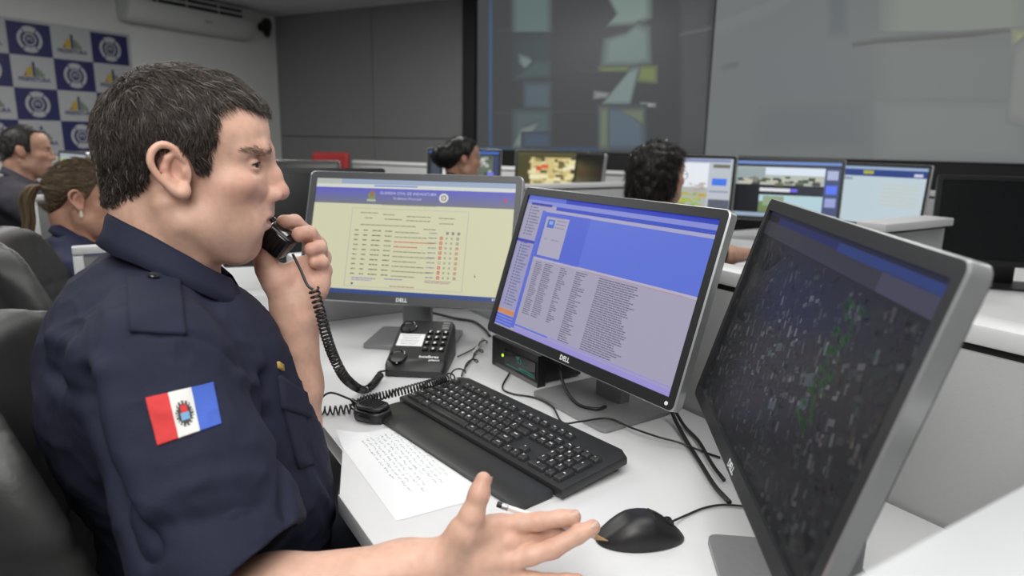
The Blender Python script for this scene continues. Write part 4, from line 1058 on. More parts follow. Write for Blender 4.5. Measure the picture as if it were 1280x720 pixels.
# eyebrows
for s in (-1, 1):
    n = 230; u = rn.uniform(0, 1, n)**.8; bx = np.stack([.1030-.034*u**1.25, s*(.0155+.036*u), .0180+.0032*np.sin(u*2.5)-.002*u**3+rn.normal(0, .0022, n)*(1-.5*u)], 1)@HA0.T; bx = bx.astype(np.float32)
    for _ in range(3): bx = bx-B_.grad(bx)*B_.ev(bx)[:, None]
    nn = B_.grad(bx); d = np.tile(HA0@np.array([-.35, s*1.0, .25]), (n, 1))+rn.normal(0, .2, (n, 3)); d -= nn*np.sum(d*nn, 1, keepdims=True); d /= np.linalg.norm(d, axis=1, keepdims=True)
    e = strands(bx, nn, d, np.full(n, .0062), .00017, .0008, rn, lambda P, r: np.tile([.15, .105, .08], (len(P), 1))*r.uniform(.7, 1.5, (len(P), 1)))
    np_mesh('eyebrow', up(e[0]), e[1], M_['hair'], off, e[2])
# nails on the right hand
def nail(c, ax, nrm, w, l):
    ax = ax/np.linalg.norm(ax); nrm = nrm-ax*(nrm@ax); nrm /= np.linalg.norm(nrm); b = np.cross(nrm, ax); V = []; F = []
    for i in range(7):
        for k in range(7):
            u, v = i/6*2-1, k/6*2-1; e = math.sqrt(max(0, 1-.5*v*v)); V.append(c+ax*u*l*(.8+.2*e)+b*v*w*math.sqrt(1-.25*u**4)+nrm*(.0009-.0028*v*v-.0006*u*u))
    F = [(i*7+k, (i+1)*7+k, (i+1)*7+k+1, i*7+k+1) for i in range(6) for k in range(6)]
    return np.array(V), F
M_['nail'] = mat('finger_nail', (.56, .35, .28, 1), .25, var=.02)
for a, b, r_, up_ in (((701, 648, .753), (717, 646, .753), .0086, (.15, -.55, .8)), ((722, 669, .746), (741, 659, .749), .0088, (.1, -.6, .75)), ((599, 617, .728), (604, 600, .731), .0094, (.75, -.3, .35)), ((712, 667, .778), (727, 663, .782), .0084, (.1, -.5, .8))):
    A_, B2 = lp(*a), lp(*b); ax = B2-A_; nm = np.array(up_); nm = nm-ax*(nm@ax)/(ax@ax); nm /= np.linalg.norm(nm)
    nv, nf = nail(B2+nm*r_*.93, ax, nm, .0052, .0062); np_mesh('fingernail', up(nv), nf, M_['nail'], off)

# ------------------------------------------------------------------- shirt
S_ = Sculpt()
S_.ell((-.030, 0, -.325), (.138, .195, .168), .03); S_.ell((.006, 0, -.47), (.157, .190, .20), .06); S_.ell((-.01, 0, -.62), (.165, .190, .13), .05)
S_.ell((-.090, 0, -.290), (.108, .190, .170), .04); S_.ell((.002, 0, -.275), (.098, .135, .122), .04)
for s in (-1, 1):
    S_.limb((-.070, s*.035, -.148), (-.062, s*.125, -.182), .036, .046, .03)
    S_.limb((-.044, s*.050, -.176), (-.048, s*.165, -.208), .040, .062, .032)
Hc = lp(288, 722, .700)                       # hem of the right sleeve
Rs2 = np.array([-.045, -.190, -.228]); rd_ = Hc-Rs2; rl = np.linalg.norm(rd_); rd_ /= rl
S_.limb(Rs2, Rs2+rd_*(rl+.06), .078, .094, .05)
ld_ = LE-LS; ll = np.linalg.norm(ld_); ld_ /= ll
Ls2 = np.array([-.045, .190, -.228]); S_.limb(Ls2, LS+ld_*(ll*.78), .078, .084, .05)
def cutplane(p, n, lo, hi, k=.004):
    p = np.asarray(p, np.float32); n = np.asarray(n, np.float32); S_.custom(lambda P: -((P-p)@n), lo, hi, k, '-')
def hollow(a, b, r): S_.limb(a, b, r, r, .004, '-')
# cut the right sleeve at its hem and hollow it
cutbox_lo = np.minimum(Hc, Rs2+rd_*(rl+.06))-.12; cutbox_hi = np.maximum(Hc, Rs2+rd_*(rl+.06))+.12
cutn = rd_+np.array([.28, 0, -.0]); cutn /= np.linalg.norm(cutn)
armc = np.array(Rs2)
def cutR(P):
    ax = (P-Rs2)@rd_; rad = np.linalg.norm(P-Rs2-np.outer(ax, rd_), axis=1)
    return np.maximum((P-Hc)@cutn*1.0, 0)*0+np.where(rad < .13, (P-Hc)@cutn, -1)
S_.custom(lambda P: -((np.maximum(-((P-Hc)@cutn), (np.linalg.norm(P-Hc, axis=1)-.155)))), cutbox_lo-.05, cutbox_hi+.05, .004, 'x') if False else None
hs0 = Rs2+rd_*(rl-.075)
S_.custom(lambda P: np.maximum(-((P-Hc)@cutn), np.linalg.norm(P-Hc, axis=1)-.16), Hc-.16, Hc+.16, .003, '-')
S_.limb(hs0, Hc+rd_*.03, .070, .078, .004, '-')
lc = LS+ld_*(ll*.70)
S_.custom(lambda P: np.maximum(-((P-lc)@ld_.astype(np.float32)), np.linalg.norm(P-lc, axis=1)-.13), lc-.13, lc+.13, .003, '-')
# neck opening
S_.limb((-.036, 0, -.16), (-.030, 0, -.05), .058, .066, .006, '-')
# cloth folds: soft ridges plus noise
def folds(P):
    n1 = vnoise(P*np.array([1, 1, .55]), 13, 1); n2 = vnoise(P*np.array([.8, 1, 1.2]), 30, 2); n3 = vnoise(P, 70, 3)
    r1 = (1-np.abs(vnoise(P*np.array([1, .8, 1.3]), 17, 7)))**4; r2 = (1-np.abs(vnoise(P*np.array([1.2, 1, .8]), 34, 9)))**4
    return .0045*n1+.0020*n2+.0006*n3+.0026*r1+.0016*r2-.002
RID = []
def ridge(pts, h, w): RID.append((np.array(pts), h, w))
def ridge_d(P):
    o = np.zeros(len(P))
    for pts, h, w in RID:
        dm = np.full(len(P), 9.)
        for a, b in zip(pts[:-1], pts[1:]):
            e = b-a; t = np.clip(((P-a)@e)/(e@e), 0, 1); dm = np.minimum(dm, np.linalg.norm(P-a-t[:, None]*e, axis=1))
        o += h*np.exp(-(dm/w)**2)
    return o
def onshirt(px, py, push=0.):
    o = BM.T@(CAM-O); d = BM.T@ray(px, py); d = d/np.linalg.norm(d); return S_.march(o[None], d[None], .4, 1.6)[0]
# crease where sleeve meets the back, armhole seam, folds at the elbow
ridge([onshirt(*p) for p in ((106, 478), (112, 520), (128, 585), (150, 640), (178, 690))], -.026, .013)
ridge([onshirt(*p) for p in ((130, 470), (150, 560), (180, 640))], .011, .020)
ridge([onshirt(*p) for p in ((165, 412), (200, 418), (232, 416), (270, 430), (300, 460))], -.0022, .004)
ridge([onshirt(*p) for p in ((165, 412), (140, 440), (118, 470))], -.0022, .004)
ridge([onshirt(*p) for p in ((332, 470), (338, 520), (352, 580), (364, 640))], -.013, .009)
ridge([onshirt(*p) for p in ((300, 470), (322, 480), (336, 500))], .006, .010)
ridge([onshirt(*p) for p in ((205, 620), (260, 600), (330, 590))], .004, .010)
ridge([onshirt(*p) for p in ((190, 660), (250, 650), (330, 630))], -.004, .010)
ridge([onshirt(*p) for p in ((60, 420), (90, 430), (125, 460))], .006, .012)
ridge([onshirt(*p) for p in ((50, 460), (80, 480), (110, 500))], -.006, .010)
ridge([onshirt(*p) for p in ((385, 560), (400, 590), (412, 620))], -.006, .012)
ridge([onshirt(*p) for p in ((395, 610), (415, 640), (425, 665))], .006, .012)
sV, sF = S_.mesh(.0042, 2)
nrm = S_.grad(sV.astype(np.float32), .006)
sV2 = sV+nrm*(folds(sV)+ridge_d(sV))[:, None]
shirt = np_mesh('shirt', up(sV2), sF, M_['uniform'], off)
# patches that lie on the cloth
from mathutils.bvhtree import BVHTree
bvh = BVHTree.FromPolygons([Vector(v) for v in sV2], [tuple(int(i) for i in f) for f in sF])
eye_l = Vector(BM.T@(CAM-O))
def hit(px, py):
    d = Vector(BM.T@ray(px, py)).normalized(); r = bvh.ray_cast(eye_l, d)
    return (np.array(r[0]), np.array(r[1])) if r[0] is not None else None
def quadmap(c, u, v):   # corners TL TR BR BL
    return ((1-u)*(1-v)*c[0][0]+u*(1-v)*c[1][0]+u*v*c[2][0]+(1-u)*v*c[3][0], (1-u)*(1-v)*c[0][1]+u*(1-v)*c[1][1]+u*v*c[2][1]+(1-u)*v*c[3][1])
def applique(name, corners, nu, nv, lift, mats, mif=None, parent=shirt, edge=True):
    """cloth piece sewn on the shirt: a grid laid on the surface, with a turned edge"""
    V = []; 
    for i in range(nu+1):
        for k in range(nv+1):
            h_ = hit(*quadmap(corners, i/nu, k/nv))
            p, n = h_; n = n if n@np.array(eye_l-Vector(p)) > 0 else -n; V.append((p, n))
    P = np.array([a for a, b in V]); 
    N_ = np.array([b for a, b in V]); G = N_.reshape(nu+1, nv+1, 3)
    for _ in range(3):
        Gp = np.pad(G, ((1, 1), (1, 1), (0, 0)), 'edge'); G = (G+Gp[2:, 1:-1]+Gp[:-2, 1:-1]+Gp[1:-1, 2:]+Gp[1:-1, :-2])/5
        Pg = P.reshape(nu+1, nv+1, 3); Pp = Pg.copy(); Pp[1:-1, 1:-1] = (Pg[1:-1, 1:-1]*2+Pg[2:, 1:-1]+Pg[:-2, 1:-1]+Pg[1:-1, 2:]+Pg[1:-1, :-2])/6; P = Pp.reshape(-1, 3)
    N_ = G.reshape(-1, 3); N_ /= np.linalg.norm(N_, axis=1, keepdims=True)
    top = P+N_*lift; bot = P-N_*.002; n = (nu+1)*(nv+1); id_ = lambda i, k: i*(nv+1)+k
    F = []; mi = []
    for i in range(nu):
        for k in range(nv): F.append((id_(i, k), id_(i, k+1), id_(i+1, k+1), id_(i+1, k))); mi.append(mif((i+.5)/nu, (k+.5)/nv) if mif else 0)
    ring_ = [id_(i, 0) for i in range(nu+1)]+[id_(nu, k) for k in range(1, nv+1)]+[id_(i, nv) for i in range(nu-1, -1, -1)]+[id_(0, k) for k in range(nv-1, 0, -1)]
    for a, b in zip(ring_, ring_[1:]+ring_[:1]): F.append((a, b, b+n, a+n)); mi.append(mif(.5 if not mif else (a//(nv+1)+.0)/nu, .5) if mif else 0)
    return np_mesh(name, up(np.concatenate([top, bot])), np.array(F), mats, parent, mi=mi)
M_['fred'] = mat('red_patch', (.58, .035, .035, 1), .75, bump=.3, bscale=1500); M_['fwhite'] = mat('white_patch', (.68, .68, .66, 1), .75, bump=.3, bscale=1500); M_['fblue'] = mat('blue_patch', (.05, .115, .50, 1), .75, bump=.3, bscale=1500)
M_['gold'] = mat('gold_thread', (.40, .27, .06, 1), .6); M_['emb'] = mat('dark_embroidery', (.045, .04, .04, 1), .75); M_['lblue'] = mat('light_blue_embroidery', (.16, .34, .55, 1), .75)
FC = [(182, 498), (266, 478), (276.5, 530), (197, 557)]
def flag(u, v):
    x, y = (u-.50)*1.5, v-.53; r2 = math.hypot(x/.20, y/.29)
    if r2 < 1:
        if r2 > .80: return 4 if (math.atan2(y, x)*6) % 2 < 1.2 else 1
        if y < -.03: return 0 if abs(x) < .085 and y > -.19 else 4
        return 5 if abs(x) < .10 and y < .13 else 4
    return 0 if u < .335 else 1 if u < .665 else 2
applique('flag_patch', FC, 60, 42, .0016, [M_['fred'], M_['fwhite'], M_['fblue'], M_['gold'], M_['emb'], M_['lblue']], flag)['label'] = 'red white and blue flag patch with small emblem'
ep = applique('epaulette', [(160, 350), (222, 336), (232, 420), (163, 416)], 16, 20, .0042, M_['uniform'])
h_ = hit(191, 351); 
bn = obj('button', MB().lathe([(.0, .0), (.0064, .0), (.0068, .0012), (.0060, .0026), (.0045, .0020), (.0, .0020)], seg=20), M_['btn'], shirt)
nv_ = Vector(h_[1]); nv_ = nv_ if nv_.dot(eye_l-Vector(h_[0])) > 0 else -nv_
bn.matrix_local = Matrix.Translation(Vector(up(h_[0]))+nv_*.0058) @ nv_.to_track_quat('Z', 'Y').to_matrix().to_4x4()
# breast pocket with flap and gold badge edge
try:
    applique('pocket', [(352, 505), (378, 512), (392, 580), (372, 585)], 8, 12, .003, M_['uniform'])
    applique('pocket_flap', [(347, 470), (380, 492), (386, 522), (352, 512)], 8, 8, .0052, M_['uniform'])
    applique('badge', [(346, 452), (352, 456), (353, 464), (347, 460)], 3, 3, .0035, M_['gold'])['label'] = 'gold thread badge'
except TypeError: pass
# collar: stand and fold as a closed ribbon
def collar(R1=(.060, .064), y0=.30, lowd=.036):
    rows = []; N = 40
    for i in range(N+1):
        a = y0+(2*PI-2*y0)*i/N                     # from the front round the back
        ca, sa = math.cos(a), math.sin(a); fr_u = (1+ca)/2   # 1 at the front
        zt = -.060-.092*fr_u**1.3; cx = -.032+.012*fr_u
        pt = lambda rr, z: np.array([cx+(R1[0]+rr)*ca, (R1[1]+rr)*sa, z])
        ld = lowd+.016*fr_u**4; bk_ = min(1, fr_u*2.2)
        rows.append([pt(-.001, zt-.03), pt(.0005, zt-.004), pt(.0035, zt), pt(.0075, zt-.005), pt(.013+.007*bk_, zt-ld*.6), pt(.021+.012*bk_-.006*fr_u, zt-ld), pt(.018+.012*bk_-.006*fr_u, zt-ld-.002), pt(.010, zt-ld*.6), pt(.004, zt-.012)])
    m = len(rows[0]); V = np.array(rows).reshape(-1, 3); F = [(i*m+k, i*m+(k+1) % m, (i+1)*m+(k+1) % m, (i+1)*m+k) for i in range(N) for k in range(m)]
    V = V+(.0012*vnoise(V, 40, 8))[:, None]*np.array([1, 1, .4])
    return V, F
cV, cF = collar(); co_ = np_mesh('collar', up(cV), np.array(cF), M_['uniform'], shirt)
# trousers and shoes
T_ = Sculpt(); T_.ell((-.03, 0, -.665), (.15, .185, .075), .03)
kn = []
for s in (-1, 1):
    hip = np.array([.0, s*.095, -.665]); k_ = np.array([.40, s*.13, -.69]); an = np.array([.40, s*.13, 0.10-HZ])
    T_.limb(hip, k_, .086, .068, .05); T_.limb(k_, an, .068, .058, .04); kn.append(an)
tV, tF = T_.mesh(.010, 2); tV = tV+(.004*vnoise(tV, 22, 6))[:, None]*T_.grad(tV.astype(np.float32), .01)
np_mesh('trousers', up(tV), tF, M_['trouser'], off)
def shoe(parent, an, zoff):
    h = Sculpt(); x, y, z = an[0], an[1], -zoff
    h.limb((x-.03, y, z+.045), (x+.17, y, z+.032), .045, .032, .02); h.limb((x-.01, y, z+.05), (x-.02, y, z+.11), .045, .045, .03)
    h.custom(lambda P: -(P[:, 2]-(z+.004)), (x-.2, y-.1, z-.1), (x+.3, y+.1, z+.2), .004, 'x')
    v, f = h.mesh(.008, 1); np_mesh('shoe', v+[0, 0, zoff], f, M_['shoe'], parent)
for an in kn: shoe(off, an, HZ)

# ------------------------------------------------ handset, cord, pencil, mic
Mh = lp(349, 303, .985); Eh = np.array([-.008, .098, .000])
hx = Mh-Eh; HLn = np.linalg.norm(hx); hx /= HLn           # from the ear end to the mouth end
hzv = np.array([-.03, 0, -.02])-(Mh+Eh)/2; hzv -= hx*(hzv@hx); hzv /= np.linalg.norm(hzv); hyv = np.cross(hzv, hx)
def tow(q): return O+BM@q
HW = Matrix((Vector((*(BM@hx), 0)), Vector((*(BM@hyv), 0)), Vector((*(BM@hzv), 0)), Vector((0, 0, 0, 1)))).transposed(); HW.translation = Vector(tow(Eh))
hs = thing('telephone_handset', 'black telephone handset held to the left ear of the officer', 'handset'); hs.matrix_world = HW
b = MB(); st2 = []
NB = 14
for i in range(NB+1):
    u = i/NB; x = -.02+(HLn+.035)*u; bow = -.026*math.sin(PI*u)**.8-.004; w2 = .0165+.003*abs(2*u-1)**3; t2 = .0085+.0045*abs(2*u-1)**3
    st2.append([(x, w2*math.copysign(abs(math.cos(a))**.55, math.cos(a)), bow+t2*math.copysign(abs(math.sin(a))**.55, math.sin(a))) for a in [2*PI*k/16 for k in range(16)]])
vs = [p for r_ in st2 for p in r_]; b.add(vs, [(i*16+k, i*16+(k+1) % 16, (i+1)*16+(k+1) % 16, (i+1)*16+k) for i in range(NB) for k in range(16)]+[tuple(range(16))[::-1], tuple(range(NB*16, NB*16+16))])
obj('handle', b, M_['blackg'], hs, ang=50)
obj('earpiece', MB().lathe([(.0, -.012), (.021, -.012), (.024, -.004), (.023, .008), (.019, .013), (.0, .011)], seg=26, M=Matrix.Translation((0, 0, .002))), M_['blackg'], hs)
b = MB().box((HLn-.004, 0, .002), (.046, .041, .034), .006, 3, taper=(.86, .86)); obj('mouthpiece', b, M_['blackg'], hs)
b = MB()
for i in range(-2, 3): b.box((HLn-.004+i*.006, 0, .0194), (.0022, .018, .0012))
obj('mouthpiece_slots', b, M_['blackg'], hs, ang=None)
HWi = HW.inverted()
# coiled cord from handset down to the phone
def A3(*p): return atd(*p)
cpts = [A3(366, 318, .965), A3(376, 338, .955), A3(384, 356, .95), A3(391, 362, .95)]
lead1 = spline(cpts, 6)
path = spline([A3(392, 361, .95), A3(401, 392, .965), A3(408, 420, .99), A3(418, 448, 1.03), A3(433, 474, 1.09), np.r_[onz(452, 487, DZ+.014)[:2], DZ+.014], np.r_[onz(464, 483, DZ+.012)[:2], DZ+.012], np.r_[onz(476, 468, DZ+.014)[:2], DZ+.014]], 10)
hel = coil(path, .0068, 76, .0017)
b = MB().tube(lead1, .0020, 7); b.tube(hel, .0018, 5); b.tube(spline([hel[-1], np.r_[onz(479, 464, DZ+.016)[:2], DZ+.016], np.r_[onz(484, 463, DZ+.014)[:2], DZ+.014]], 5), .002, 6)
tag(obj('coiled_cord', b, M_['blackp'], ang=180), 'black coiled cord hanging from the handset to the desk phone', 'cord')
# pencil between the fingers
e0, e1_ = A3(621, 630, .775), A3(760, 676, .768)
pv = Vector(e1_-e0); PL = pv.length
pen = thing('pencil', 'white pencil with dark eraser end held behind the open fingers', 'pencil'); pen.matrix_world = Matrix.Translation(Vector(e0)) @ pv.to_track_quat('X', 'Z').to_matrix().to_4x4()
XR = Matrix.Rotation(PI/2, 4, 'Y')
obj('barrel', MB().lathe([(.0036, .012), (.0036, PL-.016)], seg=6, M=XR), M_['white'], pen, ang=30)
obj('ferrule', MB().lathe([(.0037, .006), (.0039, .008), (.0037, .010), (.0039, .012), (.0037, .0135)], seg=12, M=XR), M_['silver'], pen)
obj('eraser', MB().lathe([(.0028, 0), (.0035, .001), (.0035, .0065)], seg=12, M=XR), M_['blackp'], pen)
M_['wood'] = mat('bare_wood', (.45, .27, .12, 1), .6)
obj('tip', MB().lathe([(.0035, PL-.016), (.0009, PL-.003), (.0003, PL)], seg=10, M=XR), M_['wood'], pen)
# fist microphone lying on the desk
mc = onz(466, 516, DZ+.012); ma = math.atan2(*( (onz(492, 522, DZ)-onz(438, 507, DZ))[:2][::-1]))
mic = thing('hand_microphone', 'black radio hand microphone with ribbed front lying beside the paper', 'microphone', (mc[0], mc[1], DZ), ma)
b = MB(); o_ = [(-.034, -.014), (-.02, -.026), (.018, -.024), (.032, -.014), (.034, .012), (.018, .025), (-.018, .026), (-.034, .014)]
b.slab(o_, .001, .022, .005, M=Matrix.Translation((0, 0, 0)))
b.slab([(x*.9, y*.9) for x, y in o_], .022, .031, .006)
obj('body', b, M_['blackp'], mic, ang=50)
b = MB()
for i in range(7): b.box((-.018+.006*i, 0, .0318), (.0024, .036-.002*abs(i-3), .0022), .0008, 1)
obj('grille', b, M_['blackg'], mic)
obj('talk_button', MB().box((.002, -.0262, .012), (.026, .006, .011), .0025), M_['blackg'], mic)
obj('strain_relief', MB().tube([(-.032, .004, .014), (-.046, .006, .018), (-.058, .008, .022)], [.0065, .0055, .0035], 12), M_['blackg'], mic)
mw = Matrix.Translation((mc[0], mc[1], DZ)) @ Matrix.Rotation(ma, 4, 'Z')
tailp = [np.array(mw @ Vector((-.056, .008, .0215))), np.r_[onz(415, 491, DZ+.03)[:2], DZ+.03], np.r_[onz(402, 497, DZ+.022)[:2], DZ+.022], np.r_[onz(392, 508, DZ+.012)[:2], DZ+.012], np.r_[onz(386, 516, DZ+.010)[:2], DZ+.010], np.r_[onz(392, 514, DZ+.010)[:2], DZ+.010]]
ca = spline(tailp, 8)
c1 = coil(spline([np.r_[onz(393, 513, DZ+.0085)[:2], DZ+.0085], np.r_[onz(415, 513, DZ+.0085)[:2], DZ+.0085], np.r_[onz(440, 511, DZ+.0085)[:2], DZ+.0085]], 8), .0075, 7, .0016)
b = MB().tube(ca, .0021, 7); b.tube(c1, .0017, 6)
p2 = spline([np.r_[onz(440, 509, DZ+.0085)[:2], DZ+.0085], np.r_[onz(455, 500, DZ+.024)[:2], DZ+.024], np.r_[onz(480, 494, DZ+.036)[:2], DZ+.036], np.r_[onz(505, 488, DZ+.042)[:2], DZ+.042], np.r_[onz(535, 480, DZ+.046)[:2], DZ+.046], np.r_[onz(560, 472, DZ+.044)[:2], DZ+.044]], 10)
h2 = coil(p2, .0068, 34, .0016); b.tube(h2, .0017, 6)
p3 = spline([np.r_[onz(560, 472, DZ+.044)[:2], DZ+.044], np.r_[onz(572, 466, DZ+.026)[:2], DZ+.026], np.r_[onz(592, 452, DZ+.02)[:2], DZ+.02], np.r_[onz(606, 425, DZ+.014)[:2], DZ+.014]], 8)
b.tube(coil(p3, .0085, 4.5, .0016), .0017, 6)
tag(obj('microphone_cord', b, M_['blackp'], ang=180), 'black coiled microphone cord lying across the top of the keyboard', 'cord')
# ------------------------------------------------------------------ chairs
CH = Sculpt()
def rbox(P, c, h, r): q = np.abs(P-np.array(c, np.float32))-np.array(h, np.float32)+r; return np.linalg.norm(np.maximum(q, 0), axis=1)+np.minimum(q.max(1), 0)-r
def chair_back(P):
    x, y, z = P[:, 0], P[:, 1], P[:, 2]; zz = z-.95
    xc = -.250-.12*np.maximum(zz, 0)+.28*np.clip(-zz, 0, .20)+1.30*y*y-.38*np.maximum(.74-z, 0)
    w = .27-.05*np.clip((z-.85)/.2, 0, 1)
    x = x+.012; z = z+.03; q = np.stack([x-xc, y*.27/w, z-.765], 1)
    d = rbox(q, (0, 0, 0), (.043, .27, .265), .040)
    # rounded outline
    c = np.maximum(np.abs(y)-(w-.11), 0); e = np.maximum(z-(1.03-.11), 0); d = np.maximum(d, np.where((c > 0) & (e > 0), np.hypot(c, e)-.11, -1))
    d = d+.004*np.exp(-((np.abs(y)-.17)/.006)**2)+.004*np.exp(-((z-.86)/.006)**2)
    return d*.8
CH.custom(chair_back, (-.45, -.32, .46), (.02, .32, 1.06), .01)
cbV, cbF = CH.mesh(.010, 2)
CH2 = Sculpt(); CH2.custom(lambda P: rbox(P, (.0, 0, .370), (.25, .26, .05), .045)+.003*np.exp(-((np.abs(P[:, 1])-.18)/.006)**2), (-.27, -.28, .33), (.27, .28, .47), .01)
csV, csF = CH2.mesh(.014, 2)
def office_chair(label, loc, rz, group=None):
    t = thing('office_chair', label, 'chair', loc, rz, group)
    np_mesh('backrest', cbV, cbF, M_['leather'], t); np_mesh('seat', csV, csF, M_['leather'], t)
    obj('back_bracket', MB().tube([(-.22, 0, .52), (-.27, 0, .50), (-.20, 0, .36), (0, 0, .345)], .022, 8, flat=.5), M_['blackp'], t, ang=180)
    obj('gas_lift', MB().lathe([(.05, .32), (.05, .345), (.027, .32), (.027, .22), (.036, .22), (.036, .09)], seg=16), M_['blackp'], t)
    for k in range(5):
        a = 2*PI*k/5+.3; M = Matrix.Rotation(a, 4, 'Z')
        obj('base_leg', MB().tube([M @ Vector((.03, 0, .105)), M @ Vector((.28, 0, .07))], [.026, .016], 8), M_['blackp'], t)
        obj('caster', MB().lathe([(.012, -.02), (.028, -.018), (.028, .018), (.012, .02)], seg=14, M=M @ Matrix.Translation((.285, 0, .029)) @ Matrix.Rotation(PI/2, 4, 'X')), M_['blackp'], t)
    return t
def az_rz(deg): return math.atan2(math.cos(R(deg)), math.sin(R(deg)))
def dup(root, loc, rz, label):
    r = root.copy(); C.objects.link(r); r.location = loc; r.rotation_euler = (0, 0, rz); r['label'] = label
    for ch in list(root.children):
        c = ch.copy(); C.objects.link(c); c.parent = r
        for gch in ch.children: d = gch.copy(); C.objects.link(d); d.parent = c
    return r
GC = 'black leather office chairs'
ch0 = office_chair('black leather office chair the officer with the flag patch leans on', (O[0]-.016*fwv[0], O[1]-.016*fwv[1], 0), math.atan2(fwv[1], fwv[0]), GC)
f60 = np.array([math.sin(R(60)), math.cos(R(60)), 0])
dup(ch0, (-1.052, 1.757, 0), az_rz(60), 'empty black leather office chair between the officer and the pony tail woman')
for (hx_, hy_), az_, lab_ in (((-2.355, 3.320), 57, 'black leather office chair the grey haired man sits on'),
    ((-.300, 3.90), 50, 'black leather office chair the woman with the bun sits on'), ((.585, 2.755), 62, 'black leather office chair the woman with glasses sits on')):
    dup(ch0, (hx_-.03*math.sin(R(az_)), hy_-.03*math.cos(R(az_)), 0), az_rz(az_), lab_)

# -------------------------------------------------------- people further off
def head_hair(Fr, S2, mask, thick, h):
    """hair cap following the skull of frame Fr"""
    return S2
def seated(label, head, face, body, shirt, trouser='trouser', tone=(.50, .29, .21), h=.0045, hair=None, male=True, arms=None, sleeve=.75, collar_on=True, tilt=0., look=None):
    t = thing('person', label, 'person', (head[0], head[1], 0), az_rz(body)); Z = head[2]; U0 = np.array([0, 0, Z])
    HA = rotz(R(body-face)) @ roty(tilt)
    S = Sculpt(); hf = Frame(S, (0, 0, 0), HA); add_head(hf, neck=.056 if male else .047, fine=h < .004); lids(hf)
    k = 1. if male else .88
    S.ell((-.03, 0, -.30), (.11*k, .16*k, .16), .03); S.limb((-.045, -.14*k, -.215), (-.045, .14*k, -.215), .045, .045, .04); S.limb((-.04, 0, -.14), (-.045, 0, -.22), .05*k, .06*k, .03)
    dz_ = DZ-Z
    arms = arms or {-1: ((.06, -.25, dz_+.085), (.29, -.16, dz_+.055)), 1: ((.06, .25, dz_+.085), (.29, .14, dz_+.055))}
    for s, (el, wr) in arms.items():
        sh = np.array([-.045, s*.185*k, -.225]); el, wr = np.array(el), np.array(wr); S.limb(sh, el, .05*k, .042*k, .03)
        S.chain([el, el+(wr-el)*.35, wr], [.042*k, .040*k, .027*k], .02); d = (wr-el)/np.linalg.norm(wr-el); lt = np.array([-d[1], d[0], 0])
        for q in range(4):
            a = wr+lt*(.018-.012*q)*1.0; b = wr+d*.085+lt*(.030-.020*q); S.limb(a, b, .016, .012, .012)
            S.chain([b, b+d*.038+[0, 0, -.006], b+d*(.066-.004*abs(q-1))+[0, 0, -.022]], [.0105, .0095, .008], .004)
        S.chain([wr+lt*.02*-s*-1, wr+d*.05+lt*s*-.045, wr+d*.085+lt*s*-.052], [.015, .012, .009], .01)
    V, F = S.mesh(h, 1); np_mesh('body', V+U0, F, M_['skin'], t, skin_tone(tone)(V, (np.zeros(3), HA)))
    eyeballs(t, hf, Z)
    G = Sculpt(); G.ell((-.03, 0, -.31), (.135*k, .185*k, .185), .03); G.ell((.0, 0, -.47), (.15*k, .18*k, .19), .05); G.ell((-.01, 0, .585-Z), (.155*k, .185*k, .11), .05); G.ell((-.075, 0, -.26), (.095*k, .175*k, .14), .04)
    for s, (el, wr) in arms.items():
        G.limb((-.042, s*.045, -.150), (-.048, s*.16*k, -.208), .042, .058*k, .045)
        sh = np.array([-.045, s*.185*k, -.228]); el = np.array(el); G.limb(sh, sh+(el-sh)*sleeve, .072*k, .070*k, .04)
    G.limb((-.036, 0, -.19), (-.030, 0, -.05), .056*k+.002, .066*k, .006, '-')
    gV, gF = G.mesh(max(.006, h*1.5), 2); gn = G.grad(gV.astype(np.float32), .008); gV = gV+gn*(.006*vnoise(gV*np.array([1, 1, .6]), 13, 4)+.003*vnoise(gV, 32, 5))[:, None]
    sh_ = np_mesh('shirt', gV+U0, gF, M_[shirt], t)
    if collar_on:
        cv, cf = collar(R1=(.060*k, .064*k), lowd=.030); np_mesh('collar', cv+U0+[0, 0, -.012], np.array(cf), M_[shirt], sh_)
    T2 = Sculpt(); T2.ell((-.03, 0, .535-Z), (.14, .175, .07), .03)
    for s in (-1, 1):
        hip, kn_, an = np.array([0, s*.09, .535-Z]), np.array([.38, s*.11, .525-Z]), np.array([.36, s*.11, .10-Z]); T2.limb(hip, kn_, .075, .060, .05); T2.limb(kn_, an, .060, .05, .04); 
    tv, tf = T2.mesh(.014, 2); np_mesh('trousers', tv+U0, tf, M_[trouser], t)
    for s in (-1, 1): shoe(t, np.array([.36, s*.11, .1-Z]), Z)
    return t, hf, HA, U0
